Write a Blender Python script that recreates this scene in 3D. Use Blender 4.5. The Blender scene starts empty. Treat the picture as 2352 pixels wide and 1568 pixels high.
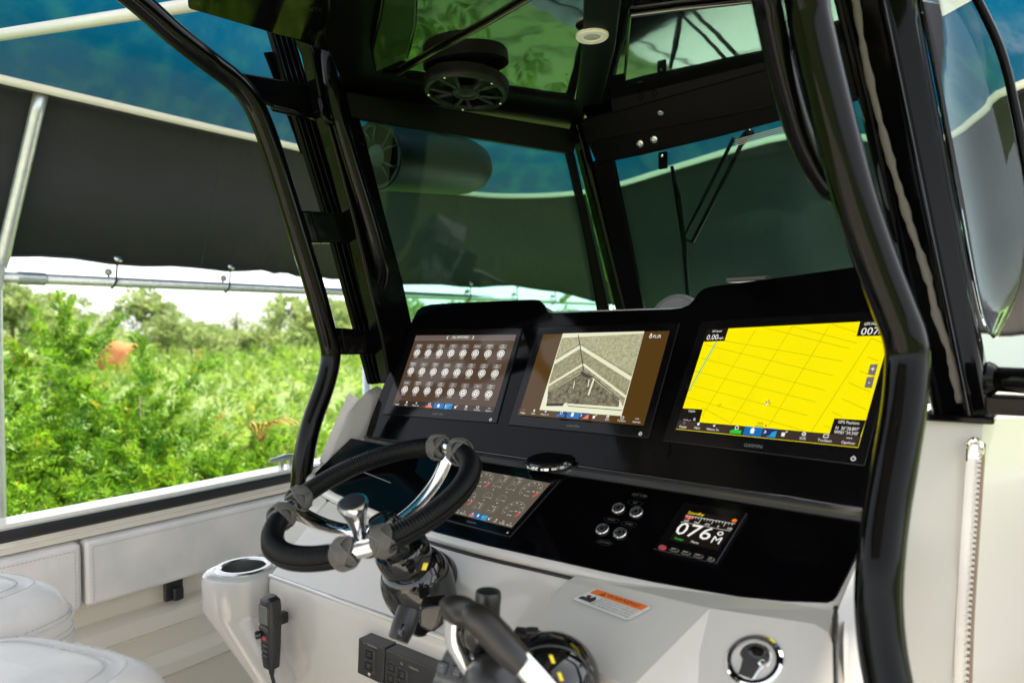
import bpy, bmesh, math, random
import numpy as np
from mathutils import Vector, Matrix

# ------------------------------------------------------------------ camera, sky, sun, exposure
SC = bpy.context.scene
COL = SC.collection
EYE = 2.4                                   # eye height above the ground
IW, IH, FOC = 2352.0, 1568.0, 1591.0        # survey units of the photograph
YAW, PITCH, ROLL = .66, -.016, -.014

def cam_axes():
    cy, sy = math.cos(YAW), math.sin(YAW); cp, sp = math.cos(PITCH), math.sin(PITCH)
    f = Vector((-sy*cp, cy*cp, sp)); r = Vector((cy, sy, 0)); u = r.cross(f)
    cr, sr = math.cos(ROLL), math.sin(ROLL)
    return r*cr + u*sr, u*cr - r*sr, f
CR, CU, CF = cam_axes()
cd = bpy.data.cameras.new('camera'); cam = bpy.data.objects.new('camera', cd); COL.objects.link(cam)
mw = Matrix((CR, CU, -CF)).transposed().to_4x4(); mw.translation = Vector((0, 0, EYE)); cam.matrix_world = mw
cd.sensor_width = 36.0; cd.lens = 36.0*FOC/IW; cd.clip_start = .02; cd.clip_end = 900
cd.dof.use_dof = True; cd.dof.focus_distance = 1.72; cd.dof.aperture_fstop = 2.8
SC.camera = cam

SUN_EL, SUN_AZ = 62.0, 20.0                # azimuth clockwise from the bow (+Y)
w = bpy.data.worlds.new('World'); SC.world = w; w.use_nodes = True
nt = w.node_tree; bg = nt.nodes['Background']
sky = nt.nodes.new('ShaderNodeTexSky'); sky.sky_type = 'NISHITA'; sky.sun_disc = False
sky.sun_elevation = math.radians(SUN_EL); sky.sun_rotation = math.radians(SUN_AZ)
sky.air_density = 1.0; sky.dust_density = 1.6; sky.ozone_density = 1.0
hs = nt.nodes.new('ShaderNodeHueSaturation'); hs.inputs['Saturation'].default_value = .22; nt.links.new(sky.outputs[0], hs.inputs['Color']); nt.links.new(hs.outputs[0], bg.inputs[0]); bg.inputs[1].default_value = .15
sl = bpy.data.lights.new('sun', 'SUN'); sun = bpy.data.objects.new('sun', sl); COL.objects.link(sun)
sl.energy = 4.8; sl.angle = math.radians(3); sl.color = (1, .9, .76)
e, a = math.radians(SUN_EL), math.radians(SUN_AZ)
sd = Vector((math.sin(a)*math.cos(e), math.cos(a)*math.cos(e), math.sin(e)))
sun.rotation_euler = sd.to_track_quat('Z', 'Y').to_euler(); sun.location = sd*40
SC.view_settings.view_transform = 'Standard'; SC.view_settings.look = 'None'
SC.view_settings.gamma = 1; EXPO = 1.75; SC.view_settings.exposure = EXPO
SC.cycles.max_bounces = 10; SC.cycles.transparent_max_bounces = 16
SC.cycles.use_denoising = True

# ------------------------------------------------------------------ survey: a sight line of the photograph met with a real plane
OFF = Vector((0, 0, EYE))
def ray(x, y):
    return CR*((x-IW/2)/FOC) - CU*((y-IH/2)/FOC) + CF
def atX(x, y, v): d = ray(x, y); return d*(v/d.x) + OFF
def atY(x, y, v): d = ray(x, y); return d*(v/d.y) + OFF
def atZ(x, y, v): d = ray(x, y); return d*(v/d.z) + OFF           # v relative to the eye
def atD(x, y, v): return ray(x, y)*v + OFF
def atP(x, y, p, n): d = ray(x, y); return d*((p-OFF).dot(n)/d.dot(n)) + OFF
def rel(x, y, z): return Vector((x, y, z+EYE))                     # point given relative to the eye
def px_of(p):
    q = p-OFF; z = q.dot(CF); return IW/2+FOC*q.dot(CR)/z, IH/2-FOC*q.dot(CU)/z

# ------------------------------------------------------------------ materials
MATS = {}
def mat(name, col=(.5, .5, .5), rough=.5, metal=0, spec=.5, coat=0, emit=None, estr=1, bump=None, mottle=None, trans=0, sheen=0, smudge=None):
    m = bpy.data.materials.new(name); m.use_nodes = True; t = m.node_tree; b = t.nodes['Principled BSDF']
    I = b.inputs
    I['Base Color'].default_value = (*col, 1); I['Roughness'].default_value = rough; I['Metallic'].default_value = metal
    I['Specular IOR Level'].default_value = spec; I['Coat Weight'].default_value = coat; I['Coat Roughness'].default_value = .06
    if sheen: I['Sheen Weight'].default_value = sheen
    if emit:
        I['Emission Color'].default_value = (*emit, 1); I['Emission Strength'].default_value = estr
    tc = t.nodes.new('ShaderNodeTexCoord')
    if mottle:                                # (scale, amount, second colour, detail, stretch)
        sc, lo, c2, hi, st = mottle
        mp = t.nodes.new('ShaderNodeMapping'); mp.inputs['Scale'].default_value = st
        n = t.nodes.new('ShaderNodeTexNoise'); n.inputs['Scale'].default_value = sc; n.inputs['Detail'].default_value = 5
        r = t.nodes.new('ShaderNodeValToRGB'); r.color_ramp.elements[0].position = lo; r.color_ramp.elements[1].position = hi
        r.color_ramp.elements[0].color = (*col, 1); r.color_ramp.elements[1].color = (*c2, 1)
        t.links.new(tc.outputs['Object'], mp.inputs[0]); t.links.new(mp.outputs[0], n.inputs['Vector'])
        t.links.new(n.outputs[0], r.inputs[0]); t.links.new(r.outputs[0], I['Base Color'])
    if smudge:                                # (scale, low roughness, high roughness): handling marks and dust
        n3 = t.nodes.new('ShaderNodeTexNoise'); n3.inputs['Scale'].default_value = smudge[0]; n3.inputs['Detail'].default_value = 7; n3.inputs['Roughness'].default_value = .65
        mr = t.nodes.new('ShaderNodeMapRange'); mr.inputs['From Min'].default_value = .42; mr.inputs['From Max'].default_value = .68; mr.inputs['To Min'].default_value = smudge[1]; mr.inputs['To Max'].default_value = smudge[2]
        t.links.new(tc.outputs['Object'], n3.inputs['Vector']); t.links.new(n3.outputs[0], mr.inputs[0]); t.links.new(mr.outputs[0], I['Roughness'])
    if bump:                                  # (scale, strength, distance)
        n2 = t.nodes.new('ShaderNodeTexNoise'); n2.inputs['Scale'].default_value = bump[0]; n2.inputs['Detail'].default_value = 3
        bp = t.nodes.new('ShaderNodeBump'); bp.inputs['Strength'].default_value = bump[1]; bp.inputs['Distance'].default_value = bump[2]
        t.links.new(tc.outputs['Object'], n2.inputs['Vector']); t.links.new(n2.outputs[0], bp.inputs['Height']); t.links.new(bp.outputs[0], I['Normal'])
    if trans:
        tr = t.nodes.new('ShaderNodeBsdfTranslucent'); mx = t.nodes.new('ShaderNodeMixShader'); mx.inputs[0].default_value = trans
        tr.inputs[0].default_value = (*[min(1, c*1.6) for c in col], 1)
        if mottle: t.links.new(r.outputs[0], tr.inputs[0])
        out = t.nodes['Material Output']
        t.links.new(b.outputs[0], mx.inputs[1]); t.links.new(tr.outputs[0], mx.inputs[2]); t.links.new(mx.outputs[0], out.inputs[0])
    MATS[name] = m
    return m
def glow(name, col, s=1.0):
    return mat(name, (0, 0, 0), .07, spec=.35, emit=col, estr=s/2**EXPO)
def srgb(r, g, b):
    f = lambda c: ((c/255+.055)/1.055)**2.4 if c > 10 else c/255/12.92
    return (f(r), f(g), f(b))
GELH = mat('hull_gelcoat_lit', (.74, .69, .60), .15, coat=.5, bump=(6, .012, .01))  # same gelcoat as the console, lightened to stand for open sky to port
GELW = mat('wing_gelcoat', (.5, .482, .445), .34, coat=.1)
GEL = mat('white_gelcoat_shaded', (.545, .528, .488), .12, coat=.6, smudge=(4, .1, .3), bump=(6, .012, .01))  # console copy, darker than the hull: its shade is put into the colour
GELG = mat('grey_gelcoat', (.5, .49, .45), .28, coat=.2)
VINYL = mat('white_vinyl', (.82, .775, .745), .42, bump=(42, .22, .004), mottle=(5, .4, (.66, .65, .63), .7, (1, 1, 1)))
VSTITCH = mat('seam_thread', (.5, .5, .49), .7)
BLK = mat('black_powder_coat', (.0018, .0018, .002), .05, spec=.16, coat=0, smudge=(7, .04, .16), bump=(22, .02, .004))
BLKM = mat('matt_black_metal', (.002, .002, .0022), .3, spec=.06)
DASH = mat('black_acrylic', (.0012, .0012, .0016), .04, spec=.16, smudge=(5, .03, .22))
RUB = mat('black_rubber', (.014, .014, .015), .45)
PLAS = mat('black_plastic', (.017, .017, .018), .34, bump=(700, .08, .001))
PLASG = mat('gloss_black_plastic', (.006, .006, .006), .08, coat=.4)
LEDGE = mat('grey_ledge', (.06, .06, .058), .22, bump=(260, .05, .001))
CHROME = mat('chrome', (.82, .82, .82), .06, metal=1)
STEEL = mat('brushed_steel', (.6, .6, .6), .26, metal=1)
GALV = mat('galvanised_tube', (.56, .59, .6), .38, metal=.75, mottle=(40, .35, (.68, .7, .7), .7, (1, 1, 1)))
CORD = mat('black_paracord', (.0025, .0025, .003), .4, spec=.18, bump=(900, .3, .001))
CORDG = mat('grey_paracord', (.095, .091, .083), .6, bump=(900, .3, .001))
BLUE = mat('blue_canopy_vinyl', (.0005, .22, .38), .2, trans=.45, mottle=(4.5, .46, (.07, .33, .37), .76, (1.7, 1.7, .35)), bump=(7, .25, .03))
PANEL = mat('charcoal_canopy_fabric', (.022, .0235, .029), .75, bump=(7, .4, .03), mottle=(2, .3, (.029, .030, .035), .7, (1, 1, 1)))
CREAM = mat('cream_binding', (.72, .7, .58), .5, trans=.3)
FELT = mat('grey_adhesive_felt', (.16, .145, .13), .95, bump=(500, .6, .003))
FOAMG = mat('grey_headrest', (.2, .2, .2), .6)
SOIL = None

def glass(name, tint, refl=1.5):
    m = bpy.data.materials.new(name); m.use_nodes = True; t = m.node_tree; t.nodes.clear()
    o = t.nodes.new('ShaderNodeOutputMaterial'); mx = t.nodes.new('ShaderNodeMixShader'); fr = t.nodes.new('ShaderNodeFresnel')
    tr = t.nodes.new('ShaderNodeBsdfTransparent'); gl = t.nodes.new('ShaderNodeBsdfGlossy')
    fr.inputs[0].default_value = refl; tr.inputs[0].default_value = (*tint, 1); gl.inputs['Roughness'].default_value = .01
    t.links.new(fr.outputs[0], mx.inputs[0]); t.links.new(tr.outputs[0], mx.inputs[1]); t.links.new(gl.outputs[0], mx.inputs[2]); t.links.new(mx.outputs[0], o.inputs[0])
    return m
GLASS = glass('tinted_glass', (.62, .85, .77), 1.22)
GLASSC = glass('clear_acrylic', (.78, .88, .85))

def leafmat(name, c1, c2, c3=None):
    m = bpy.data.materials.new(name); m.use_nodes = True; t = m.node_tree; b = t.nodes['Principled BSDF']
    at_ = t.nodes.new('ShaderNodeAttribute'); at_.attribute_name = 'tone'
    r = t.nodes.new('ShaderNodeValToRGB'); r.color_ramp.elements[0].color = (*c1, 1); r.color_ramp.elements[1].color = (*c2, 1)
    r.color_ramp.elements[0].position = .1; r.color_ramp.elements[1].position = .8
    if c3:
        q = r.color_ramp.elements.new(.97); q.color = (*c3, 1)
    t.links.new(at_.outputs['Fac'], r.inputs[0]); t.links.new(r.outputs[0], b.inputs['Base Color'])
    b.inputs['Roughness'].default_value = .42; b.inputs['Specular IOR Level'].default_value = .4
    tr = t.nodes.new('ShaderNodeBsdfTranslucent'); mx = t.nodes.new('ShaderNodeMixShader'); mx.inputs[0].default_value = .5
    t.links.new(r.outputs[0], tr.inputs[0]); t.links.new(b.outputs[0], mx.inputs[1]); t.links.new(tr.outputs[0], mx.inputs[2])
    t.links.new(mx.outputs[0], t.nodes['Material Output'].inputs[0])
    return m
LEAF = leafmat('shrub_leaf', (.05, .17, .010), (.21, .39, .02), (.45, .3, .03))
LEAFF = leafmat('field_leaf', (.11, .23, .025), (.25, .36, .05), (.46, .26, .05))
LEAFT = leafmat('hazed_tree_leaf', (.16, .24, .07), (.3, .38, .13))  # leaf colour lifted pale, distance haze and glare painted in
BARK = mat('bark', (.14, .11, .085), .9, bump=(30, .6, .02))
ORANGE = mat('orange_sheet', (.42, .17, .06), .8, trans=.2)
FROND = mat('dry_frond', (.42, .2, .06), .8)

# ------------------------------------------------------------------ mesh builder
class MB:
    def __init__(s): s.v = []; s.f = []; s.m = []
    def add(s, vs, fs, m=0):
        o = len(s.v); s.v += [tuple(v) for v in vs]
        for f in fs: s.f.append([i+o for i in f]); s.m.append(m)
        return s
    def quad(s, a, b, c, d, m=0): return s.add([a, b, c, d], [(0, 1, 2, 3)], m)
    def poly(s, pts, m=0): return s.add(pts, [tuple(range(len(pts)))], m)
    def box(s, c, sz, ax=None, m=0):
        c = Vector(c); X, Y, Z = ax if ax else (Vector((1, 0, 0)), Vector((0, 1, 0)), Vector((0, 0, 1)))
        vs = [c + X*(i*sz[0]/2) + Y*(j*sz[1]/2) + Z*(k*sz[2]/2) for i in (-1, 1) for j in (-1, 1) for k in (-1, 1)]
        return s.add(vs, [(0, 1, 3, 2), (4, 6, 7, 5), (0, 4, 5, 1), (2, 3, 7, 6), (0, 2, 6, 4), (1, 5, 7, 3)], m)
    def prism(s, pts, off, m=0):
        pts = [Vector(p) for p in pts]; n = len(pts); q = [p+off for p in pts]
        return s.add(pts+q, [tuple(range(n))[::-1], tuple(range(n, 2*n))] + [(i, (i+1) % n, n+(i+1) % n, n+i) for i in range(n)], m)
    def tube(s, pts, r, seg=12, cap=True, m=0, flat=None, closed=False):
        pts = [Vector(p) for p in pts]; n = len(pts); rr = r if isinstance(r, (list, tuple)) else [r]*n
        up = None; rings = []
        for i, p in enumerate(pts):
            if closed: d = pts[(i+1) % n]-pts[i-1]
            else: d = pts[min(i+1, n-1)]-pts[max(i-1, 0)]
            d.normalize()
            if up is None:
                up = flat.copy() if flat else (Vector((0, 0, 1)) if abs(d.z) < .9 else Vector((1, 0, 0)))
            elif flat: up = flat.copy()
            x = d.cross(up); x.normalize(); up = x.cross(d); up.normalize()
            ra, rb = rr[i] if isinstance(rr[i], tuple) else (rr[i], rr[i])
            rings.append([p + x*(ra*math.cos(2*math.pi*k/seg)) + up*(rb*math.sin(2*math.pi*k/seg)) for k in range(seg)])
        vs = [v for g in rings for v in g]; fs = []
        for i in range(n if closed else n-1):
            j = (i+1) % n
            fs += [(i*seg+k, i*seg+(k+1) % seg, j*seg+(k+1) % seg, j*seg+k) for k in range(seg)]
        if cap and not closed: fs += [tuple(range(seg))[::-1], tuple(range((n-1)*seg, n*seg))]
        return s.add(vs, fs, m)
    def lathe(s, base, axis, prof, seg=32, m=0, cap=True):          # prof: (radius, height) along the axis
        base = Vector(base); z = Vector(axis).normalized(); x = z.orthogonal().normalized(); y = z.cross(x)
        vs = []; fs = []
        for r, h in prof:
            vs += [base + z*h + (x*math.cos(2*math.pi*k/seg) + y*math.sin(2*math.pi*k/seg))*r for k in range(seg)]
        n = len(prof)
        for i in range(n-1): fs += [(i*seg+k, i*seg+(k+1) % seg, (i+1)*seg+(k+1) % seg, (i+1)*seg+k) for k in range(seg)]
        if cap: fs += [tuple(range(seg))[::-1], tuple(range((n-1)*seg, n*seg))]
        return s.add(vs, fs, m)
    def ball(s, c, r, seg=16, m=0, ax=None):
        r = r if isinstance(r, (tuple, list)) else (r, r, r); X, Y, Z = ax if ax else (Vector((1, 0, 0)), Vector((0, 1, 0)), Vector((0, 0, 1)))
        c = Vector(c); h = seg//2; vs = [c + Z*r[2], c - Z*r[2]]; fs = []
        for i in range(1, h):
            t = math.pi*i/h
            vs += [c + X*(r[0]*math.sin(t)*math.cos(2*math.pi*k/seg)) + Y*(r[1]*math.sin(t)*math.sin(2*math.pi*k/seg)) + Z*(r[2]*math.cos(t)) for k in range(seg)]
        for k in range(seg):
            fs.append((0, 2+k, 2+(k+1) % seg)); b = 2+(h-2)*seg; fs.append((1, b+(k+1) % seg, b+k))
            for i in range(h-2): fs.append((2+i*seg+k, 2+(i+1)*seg+k, 2+(i+1)*seg+(k+1) % seg, 2+i*seg+(k+1) % seg))
        return s.add(vs, fs, m)
    def loft(s, rows, m=0, closed=False):
        n = len(rows[0]); vs = [p for r in rows for p in r]; fs = []
        for i in range(len(rows)-1):
            for k in range(n if closed else n-1):
                fs.append((i*n+k, i*n+(k+1) % n, (i+1)*n+(k+1) % n, (i+1)*n+k))
        return s.add(vs, fs, m)
    def build(s, name, mats, parent=None, smooth=False, bevel=0, bseg=2, angle=35, solid=0, sub=0, fixn=True):
        me = bpy.data.meshes.new(name)
        base = Vector((0, 0, 0))
        if parent is None and s.v:
            A = np.array(s.v); base = Vector((float(A[:, 0].mean()), float(A[:, 1].mean()), float(A[:, 2].min())))
        elif parent is not None: base = WL[parent.name]
        me.from_pydata([tuple(Vector(v)-base) for v in s.v], [], s.f)
        for mm in (mats if isinstance(mats, (list, tuple)) else [mats]): me.materials.append(mm)
        me.polygons.foreach_set('material_index', s.m)
        if fixn:
            bm = bmesh.new(); bm.from_mesh(me); bmesh.ops.recalc_face_normals(bm, faces=bm.faces); bm.to_mesh(me); bm.free()
        o = bpy.data.objects.new(name, me); COL.objects.link(o)
        if parent is None: o.location = base; WL[o.name] = base
        else: o.parent = parent; WL[o.name] = base
        if solid:
            k = o.modifiers.new('solid', 'SOLIDIFY'); k.thickness = solid; k.offset = 0
        if bevel:
            k = o.modifiers.new('bevel', 'BEVEL'); k.width = bevel; k.segments = bseg; k.limit_method = 'ANGLE'; k.angle_limit = math.radians(angle); k.harden_normals = True
        if sub:
            k = o.modifiers.new('sub', 'SUBSURF'); k.levels = sub; k.render_levels = sub
        if smooth or bevel:
            me.polygons.foreach_set('use_smooth', [True]*len(me.polygons))
            if not bevel and smooth == 'auto': me.set_sharp_from_angle(angle=math.radians(angle))
        me.update()
        return o
WL = {}
def empty(name, loc, label=None, cat=None, group=None):
    o = bpy.data.objects.new(name, None); COL.objects.link(o); o.location = loc; o.empty_display_size = .05
    bpy.context.view_layer.update() if False else None
    o.matrix_world = Matrix.Translation(loc); WL[o.name] = Vector(loc)
    tag(o, label, cat, group); return o
def tag(o, label=None, cat=None, group=None, kind=None):
    if label: o['label'] = label
    if cat: o['category'] = cat
    if group: o['group'] = group
    if kind: o['kind'] = kind
    return o
def dup(o, delta, label=None, group=None):
    def cp(x, par):
        c = x.copy(); COL.objects.link(c); WL[c.name] = WL.get(x.name, Vector())
        if par: c.parent = par
        for ch in list(x.children): cp(ch, c)
        return c
    c = cp(o, None); c.location = o.location + Vector(delta)
    if label: c['label'] = label
    if group: c['group'] = group
    return c
def smoothpath(pts, n=8):
    pts = [Vector(p) for p in pts]; out = []
    for i in range(len(pts)-1):
        p0, p1, p2, p3 = pts[max(i-1, 0)], pts[i], pts[i+1], pts[min(i+2, len(pts)-1)]
        for k in range(n):
            t = k/n
            out.append(.5*((2*p1) + (p2-p0)*t + (2*p0-5*p1+4*p2-p3)*t*t + (3*p1-p0-3*p2+p3)*t**3))
    out.append(pts[-1]); return out

# ------------------------------------------------------------------ a flat face of a device, addressed by u (across), v (down)
FONT_CACHE = {}
def font_mesh(txt):
    if txt in FONT_CACHE: return FONT_CACHE[txt]
    c = bpy.data.curves.new('lettering', 'FONT'); c.body = txt; c.size = 1; c.resolution_u = 2; c.align_x = 'CENTER'; c.align_y = 'CENTER'
    o = bpy.data.objects.new('lettering', c); COL.objects.link(o)
    dg = bpy.context.evaluated_depsgraph_get(); me = o.evaluated_get(dg).to_mesh()
    vs = [(v.co.x, v.co.y) for v in me.vertices]; fs = [tuple(p.vertices) for p in me.polygons]
    o.evaluated_get(dg).to_mesh_clear(); bpy.data.objects.remove(o); bpy.data.curves.remove(c)
    FONT_CACHE[txt] = (vs, fs); return vs, fs
class Face:
    def __init__(s, quad, p, n, asp):
        A = []; 
        for (u, v), (x, y) in zip(((0, 0), (1, 0), (1, 1), (0, 1)), quad):
            A.append([u, v, 1, 0, 0, 0, -x*u, -x*v, -x]); A.append([0, 0, 0, u, v, 1, -y*u, -y*v, -y])
        s.H = np.linalg.svd(np.array(A, float))[2][-1].reshape(3, 3); s.p = p; s.n = n; s.asp = asp; s.Hi = np.linalg.inv(s.H)
    def px(s, x, y, lift=0): return atP(x, y, s.p + s.n*lift, s.n)
    def uvpx(s, u, v): q = s.H @ np.array([u, v, 1]); return q[0]/q[2], q[1]/q[2]
    def inv(s, x, y): q = s.Hi @ np.array([x, y, 1]); return q[0]/q[2], q[1]/q[2]
    def at(s, u, v, lift=0): return s.px(*s.uvpx(u, v)) + s.n*lift
    def rect(s, mb, u0, v0, u1, v1, m, lift): mb.poly([s.at(u0, v0, lift), s.at(u0, v1, lift), s.at(u1, v1, lift), s.at(u1, v0, lift)], m)
    def frame(s, mb, u0, v0, u1, v1, t, m, lift):
        for a in ((u0, v0, u1, v0+t*s.asp), (u0, v1-t*s.asp, u1, v1), (u0, v0, u0+t, v1), (u1-t, v0, u1, v1)): s.rect(mb, *a, m, lift)
    def ring(s, mb, u, v, r, t, m, lift, a0=0, a1=360, seg=20):
        for k in range(seg):
            aa = [math.radians(a0+(a1-a0)*(k+j)/seg) for j in (0, 1)]
            q = [(u+rr*math.cos(x), v+rr*s.asp*math.sin(x)) for rr, x in ((r, aa[0]), (r, aa[1]), (r-t, aa[1]), (r-t, aa[0]))]
            mb.poly([s.at(*p, lift) for p in q], m)
    def disc(s, mb, u, v, r, m, lift, seg=16): mb.poly([s.at(u+r*math.cos(2*math.pi*k/seg), v-r*s.asp*math.sin(2*math.pi*k/seg), lift) for k in range(seg)], m)
    def shape(s, mb, pts, m, lift, wid=0):
        mb.poly([s.at(u, v, lift) for u, v in pts], m)
    def line(s, mb, a, b, w, m, lift):
        d = (b[0]-a[0], (b[1]-a[1])/s.asp); l = math.hypot(*d) or 1; nx, ny = -d[1]/l*w/2, d[0]/l*w/2*s.asp
        mb.poly([s.at(a[0]+nx, a[1]+ny, lift), s.at(b[0]+nx, b[1]+ny, lift), s.at(b[0]-nx, b[1]-ny, lift), s.at(a[0]-nx, a[1]-ny, lift)], m)
    def text(s, mb, txt, u, v, h, m, lift, wide=1.0, left=False):
        vs, fs = font_mesh(txt); hx = h/s.asp*wide
        if left: u -= min(x for x, y in vs)*hx
        mb.add([s.at(u+x*hx, v-y*h, lift) for x, y in vs], fs, m)

# ================================================================== SETTING: ground, vegetation, trees
rng = np.random.default_rng(7); random.seed(7)
def groundmat():
    m = mat('ground_cover', (.08, .13, .025), .9, bump=(3, .5, .1), mottle=(.35, .35, (.13, .18, .04), .7, (1, 1, 1)))
    return m
SOIL = groundmat()
g = MB(); n = 64
g.poly([(400*math.cos(2*math.pi*k/n), 400*math.sin(2*math.pi*k/n), 0) for k in range(n)])
tag(g.build('ground', SOIL), kind='structure')

def unit(a): return a/np.maximum(np.linalg.norm(a, axis=1, keepdims=True), 1e-9)
def leaf_mesh(name, base, d, nrm, L, Wd, tone, material, parent=None):
    d = unit(d); s = unit(np.cross(d, nrm)); u = np.cross(s, d); L = L[:, None]; Wd = Wd[:, None]
    mid = base + d*L*.45 + u*L*.06
    V = np.stack([base, mid + s*Wd/2, base + d*L - u*L*.12, mid - s*Wd/2], 1).reshape(-1, 3)
    N = len(base)
    b0 = np.array(WL[parent.name]) if parent else np.array([base[:, 0].mean(), base[:, 1].mean(), 0.0])
    V = (V-b0).astype(np.float32)
    me = bpy.data.meshes.new(name); me.vertices.add(4*N); me.vertices.foreach_set('co', V.ravel())
    idx = np.arange(N)[:, None]*4
    tri = np.concatenate([idx+np.array([0, 1, 2]), idx+np.array([0, 2, 3])], 1).reshape(-1).astype(np.int32)
    me.loops.add(6*N); me.loops.foreach_set('vertex_index', tri)
    me.polygons.add(2*N); me.polygons.foreach_set('loop_start', np.arange(0, 6*N, 3, dtype=np.int32))
    me.update(calc_edges=True)
    at_ = me.attributes.new('tone', 'FLOAT', 'POINT'); at_.data.foreach_set('value', np.repeat(tone, 4).astype(np.float32))
    me.materials.append(material)
    o = bpy.data.objects.new(name, me); COL.objects.link(o)
    if parent: o.parent = parent
    else: o.location = b0
    WL[o.name] = Vector(b0)
    return o
def twigs(c, d, nl, tl, ll, lw, tone):
    """pinnate twigs: c centres, d directions, nl leaflets each"""
    n = len(c); d = unit(d); r = unit(np.cross(d, rng.normal(size=(n, 3)))); nn = unit(np.cross(r, d))
    t = (np.arange(nl)//2)/(nl/2); sg = np.where(np.arange(nl) % 2 == 0, 1., -1.)
    tl = np.broadcast_to(tl, (n,))
    base = c[:, None] + d[:, None]*(t[None, :, None]*tl[:, None, None]) - np.array([0, 0, 1])*(t[None, :, None]**2*tl[:, None, None]*.3)
    ld = d[:, None]*.55 + r[:, None]*sg[None, :, None] + rng.normal(size=(n, nl, 3))*.22
    ln = nn[:, None] + rng.normal(size=(n, nl, 3))*.25
    L = (np.broadcast_to(ll, (n,))[:, None]*(1-.45*t[None])*rng.uniform(.8, 1.2, (n, nl)))
    tn = np.clip(tone[:, None]+rng.normal(size=(n, nl))*.07, 0, 1)
    return base.reshape(-1, 3), ld.reshape(-1, 3), ln.reshape(-1, 3), L.ravel(), (L*lw).ravel(), tn.ravel()

def shrub(px, py, d, r, label, nt_=420, leafm=LEAF, ll=.085, squat=1.0):
    top = atD(px, py, d); h = top.z-(.1 if r > 1 or py < 850 or px in (545, 660) else .26); top.z = h
    root = empty('shrub', (top.x, top.y, 0), label, 'shrub', 'shrubs growing beside the boat')
    k = 7; lob = [np.array([top.x, top.y, h-r*.5]), np.array([top.x, top.y, h-r*1.1])]; rad = [r*.55, r*.75]
    for i in range(k):
        a = rng.uniform(0, 6.28); q = rng.uniform(.2, .75)*r
        lob.append(np.array([top.x+q*math.cos(a), top.y+q*math.sin(a), rng.uniform(.3, .85)*(h-r*.4)])); rad.append(rng.uniform(.45, .7)*r)
    lob = np.array(lob); rad = np.array(rad)
    nt_ = int(nt_*1.6); pw = rad**2; pw[0] *= 1.8; w_ = rng.choice(len(lob), nt_, p=pw/pw.sum()); dr = unit(rng.normal(size=(nt_, 3))); dr[:, 2] = np.abs(dr[:, 2])*.9-.15
    nsh = max(12, nt_//15); w_ = rng.choice(len(lob), nsh, p=pw/pw.sum()); dr = unit(rng.normal(size=(nsh, 3))); dr[:, 2] = np.abs(dr[:, 2])*.8-.2
    so = lob[w_] + dr*(rad[w_]*rng.uniform(.2, .85, nsh)**.6)[:, None]; sdir = unit(dr*.8 + np.array([0, 0, .75]) + rng.normal(size=(nsh, 3))*.25); sl_ = rng.uniform(.28, .55, nsh)
    q = 15; tt_ = (np.arange(q)+.3)/q; c = (so[:, None] + sdir[:, None]*(tt_[None, :, None]*sl_[:, None, None])).reshape(-1, 3)
    rad_ = unit(rng.normal(size=(nsh*q, 3))); sd_ = np.repeat(sdir, q, 0); rad_ = unit(rad_ - sd_*np.sum(rad_*sd_, 1, keepdims=True)); tq = np.tile(tt_, nsh)[:, None]
    dd = rad_*(1.0-.55*tq) + sd_*(.35+.8*tq); c[:, 2] = np.maximum(c[:, 2], .1)
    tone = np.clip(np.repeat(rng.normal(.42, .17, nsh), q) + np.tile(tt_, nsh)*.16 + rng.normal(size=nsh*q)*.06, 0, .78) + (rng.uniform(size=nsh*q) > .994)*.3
    nt_ = nsh*q
    leaf_mesh('foliage', *twigs(c, dd, 14, rng.uniform(.12, .25, nt_)*(1.15-.5*tq[:, 0]), ll*(1.1-.35*tq[:, 0]), .36, tone), leafm, root)
    st = MB()
    for i in range(9):
        b = Vector((top.x+random.uniform(-.15, .15)*r, top.y+random.uniform(-.15, .15)*r, 0)); t = Vector(lob[i % len(lob)])
        st.tube(smoothpath([b, (b+t)/2+Vector((random.uniform(-.1, .1), random.uniform(-.1, .1), 0)), t], 3), [.02, .018, .015, .012, .01, .008, .005], 5)
    st.build('stem', BARK, root, smooth=True)
    return root
SH = [(112, 715, 6.6, 1.05, 'tallest bright green bush, rising left of centre past the tube rail', 1000),
      (318, 792, 6.2, .72, 'second tallest bush, its rounded top below the orange sheet', 460),
      (-170, 830, 6.8, 1.2, 'bush at the far left edge, half outside the frame', 380),
      (18, 905, 5.2, .9, 'low leafy bush against the galvanised leg at the left edge', 420),
      (205, 930, 5.2, .9, 'bushy shrub right below the tallest bush', 460),
      (415, 985, 5.4, .8, 'shrub between the tallest bush and the dry orange frond', 420),
      (545, 1000, 5.6, .75, 'shrub just left of the black tower leg with upright sprays', 400),
      (660, 1040, 5.6, .7, 'shrub seen behind the lower bend of the black tower leg', 320),
      (95, 1070, 4.5, .8, 'near shrub leaning over the gunwale at the lower left', 460),
      (300, 1050, 4.6, .8, 'near shrub over the middle of the gunwale', 460),
      (500, 1035, 4.8, .75, 'near shrub over the gunwale close to the tower leg', 420),
      (770, 985, 7.5, .9, 'shrub seen between tower leg and console', 300),
      (-80, 1120, 4.4, .8, 'near shrub at the lower left corner of the view', 300),
      (930, 880, 9.0, 1.1, 'shrub behind the port window beside the console', 300)]
for i, (x, y, d, r, lab, nt_) in enumerate(SH): shrub(x, y, d, r, lab, nt_, LEAF if i not in (11, 7) else LEAFF)

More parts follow.
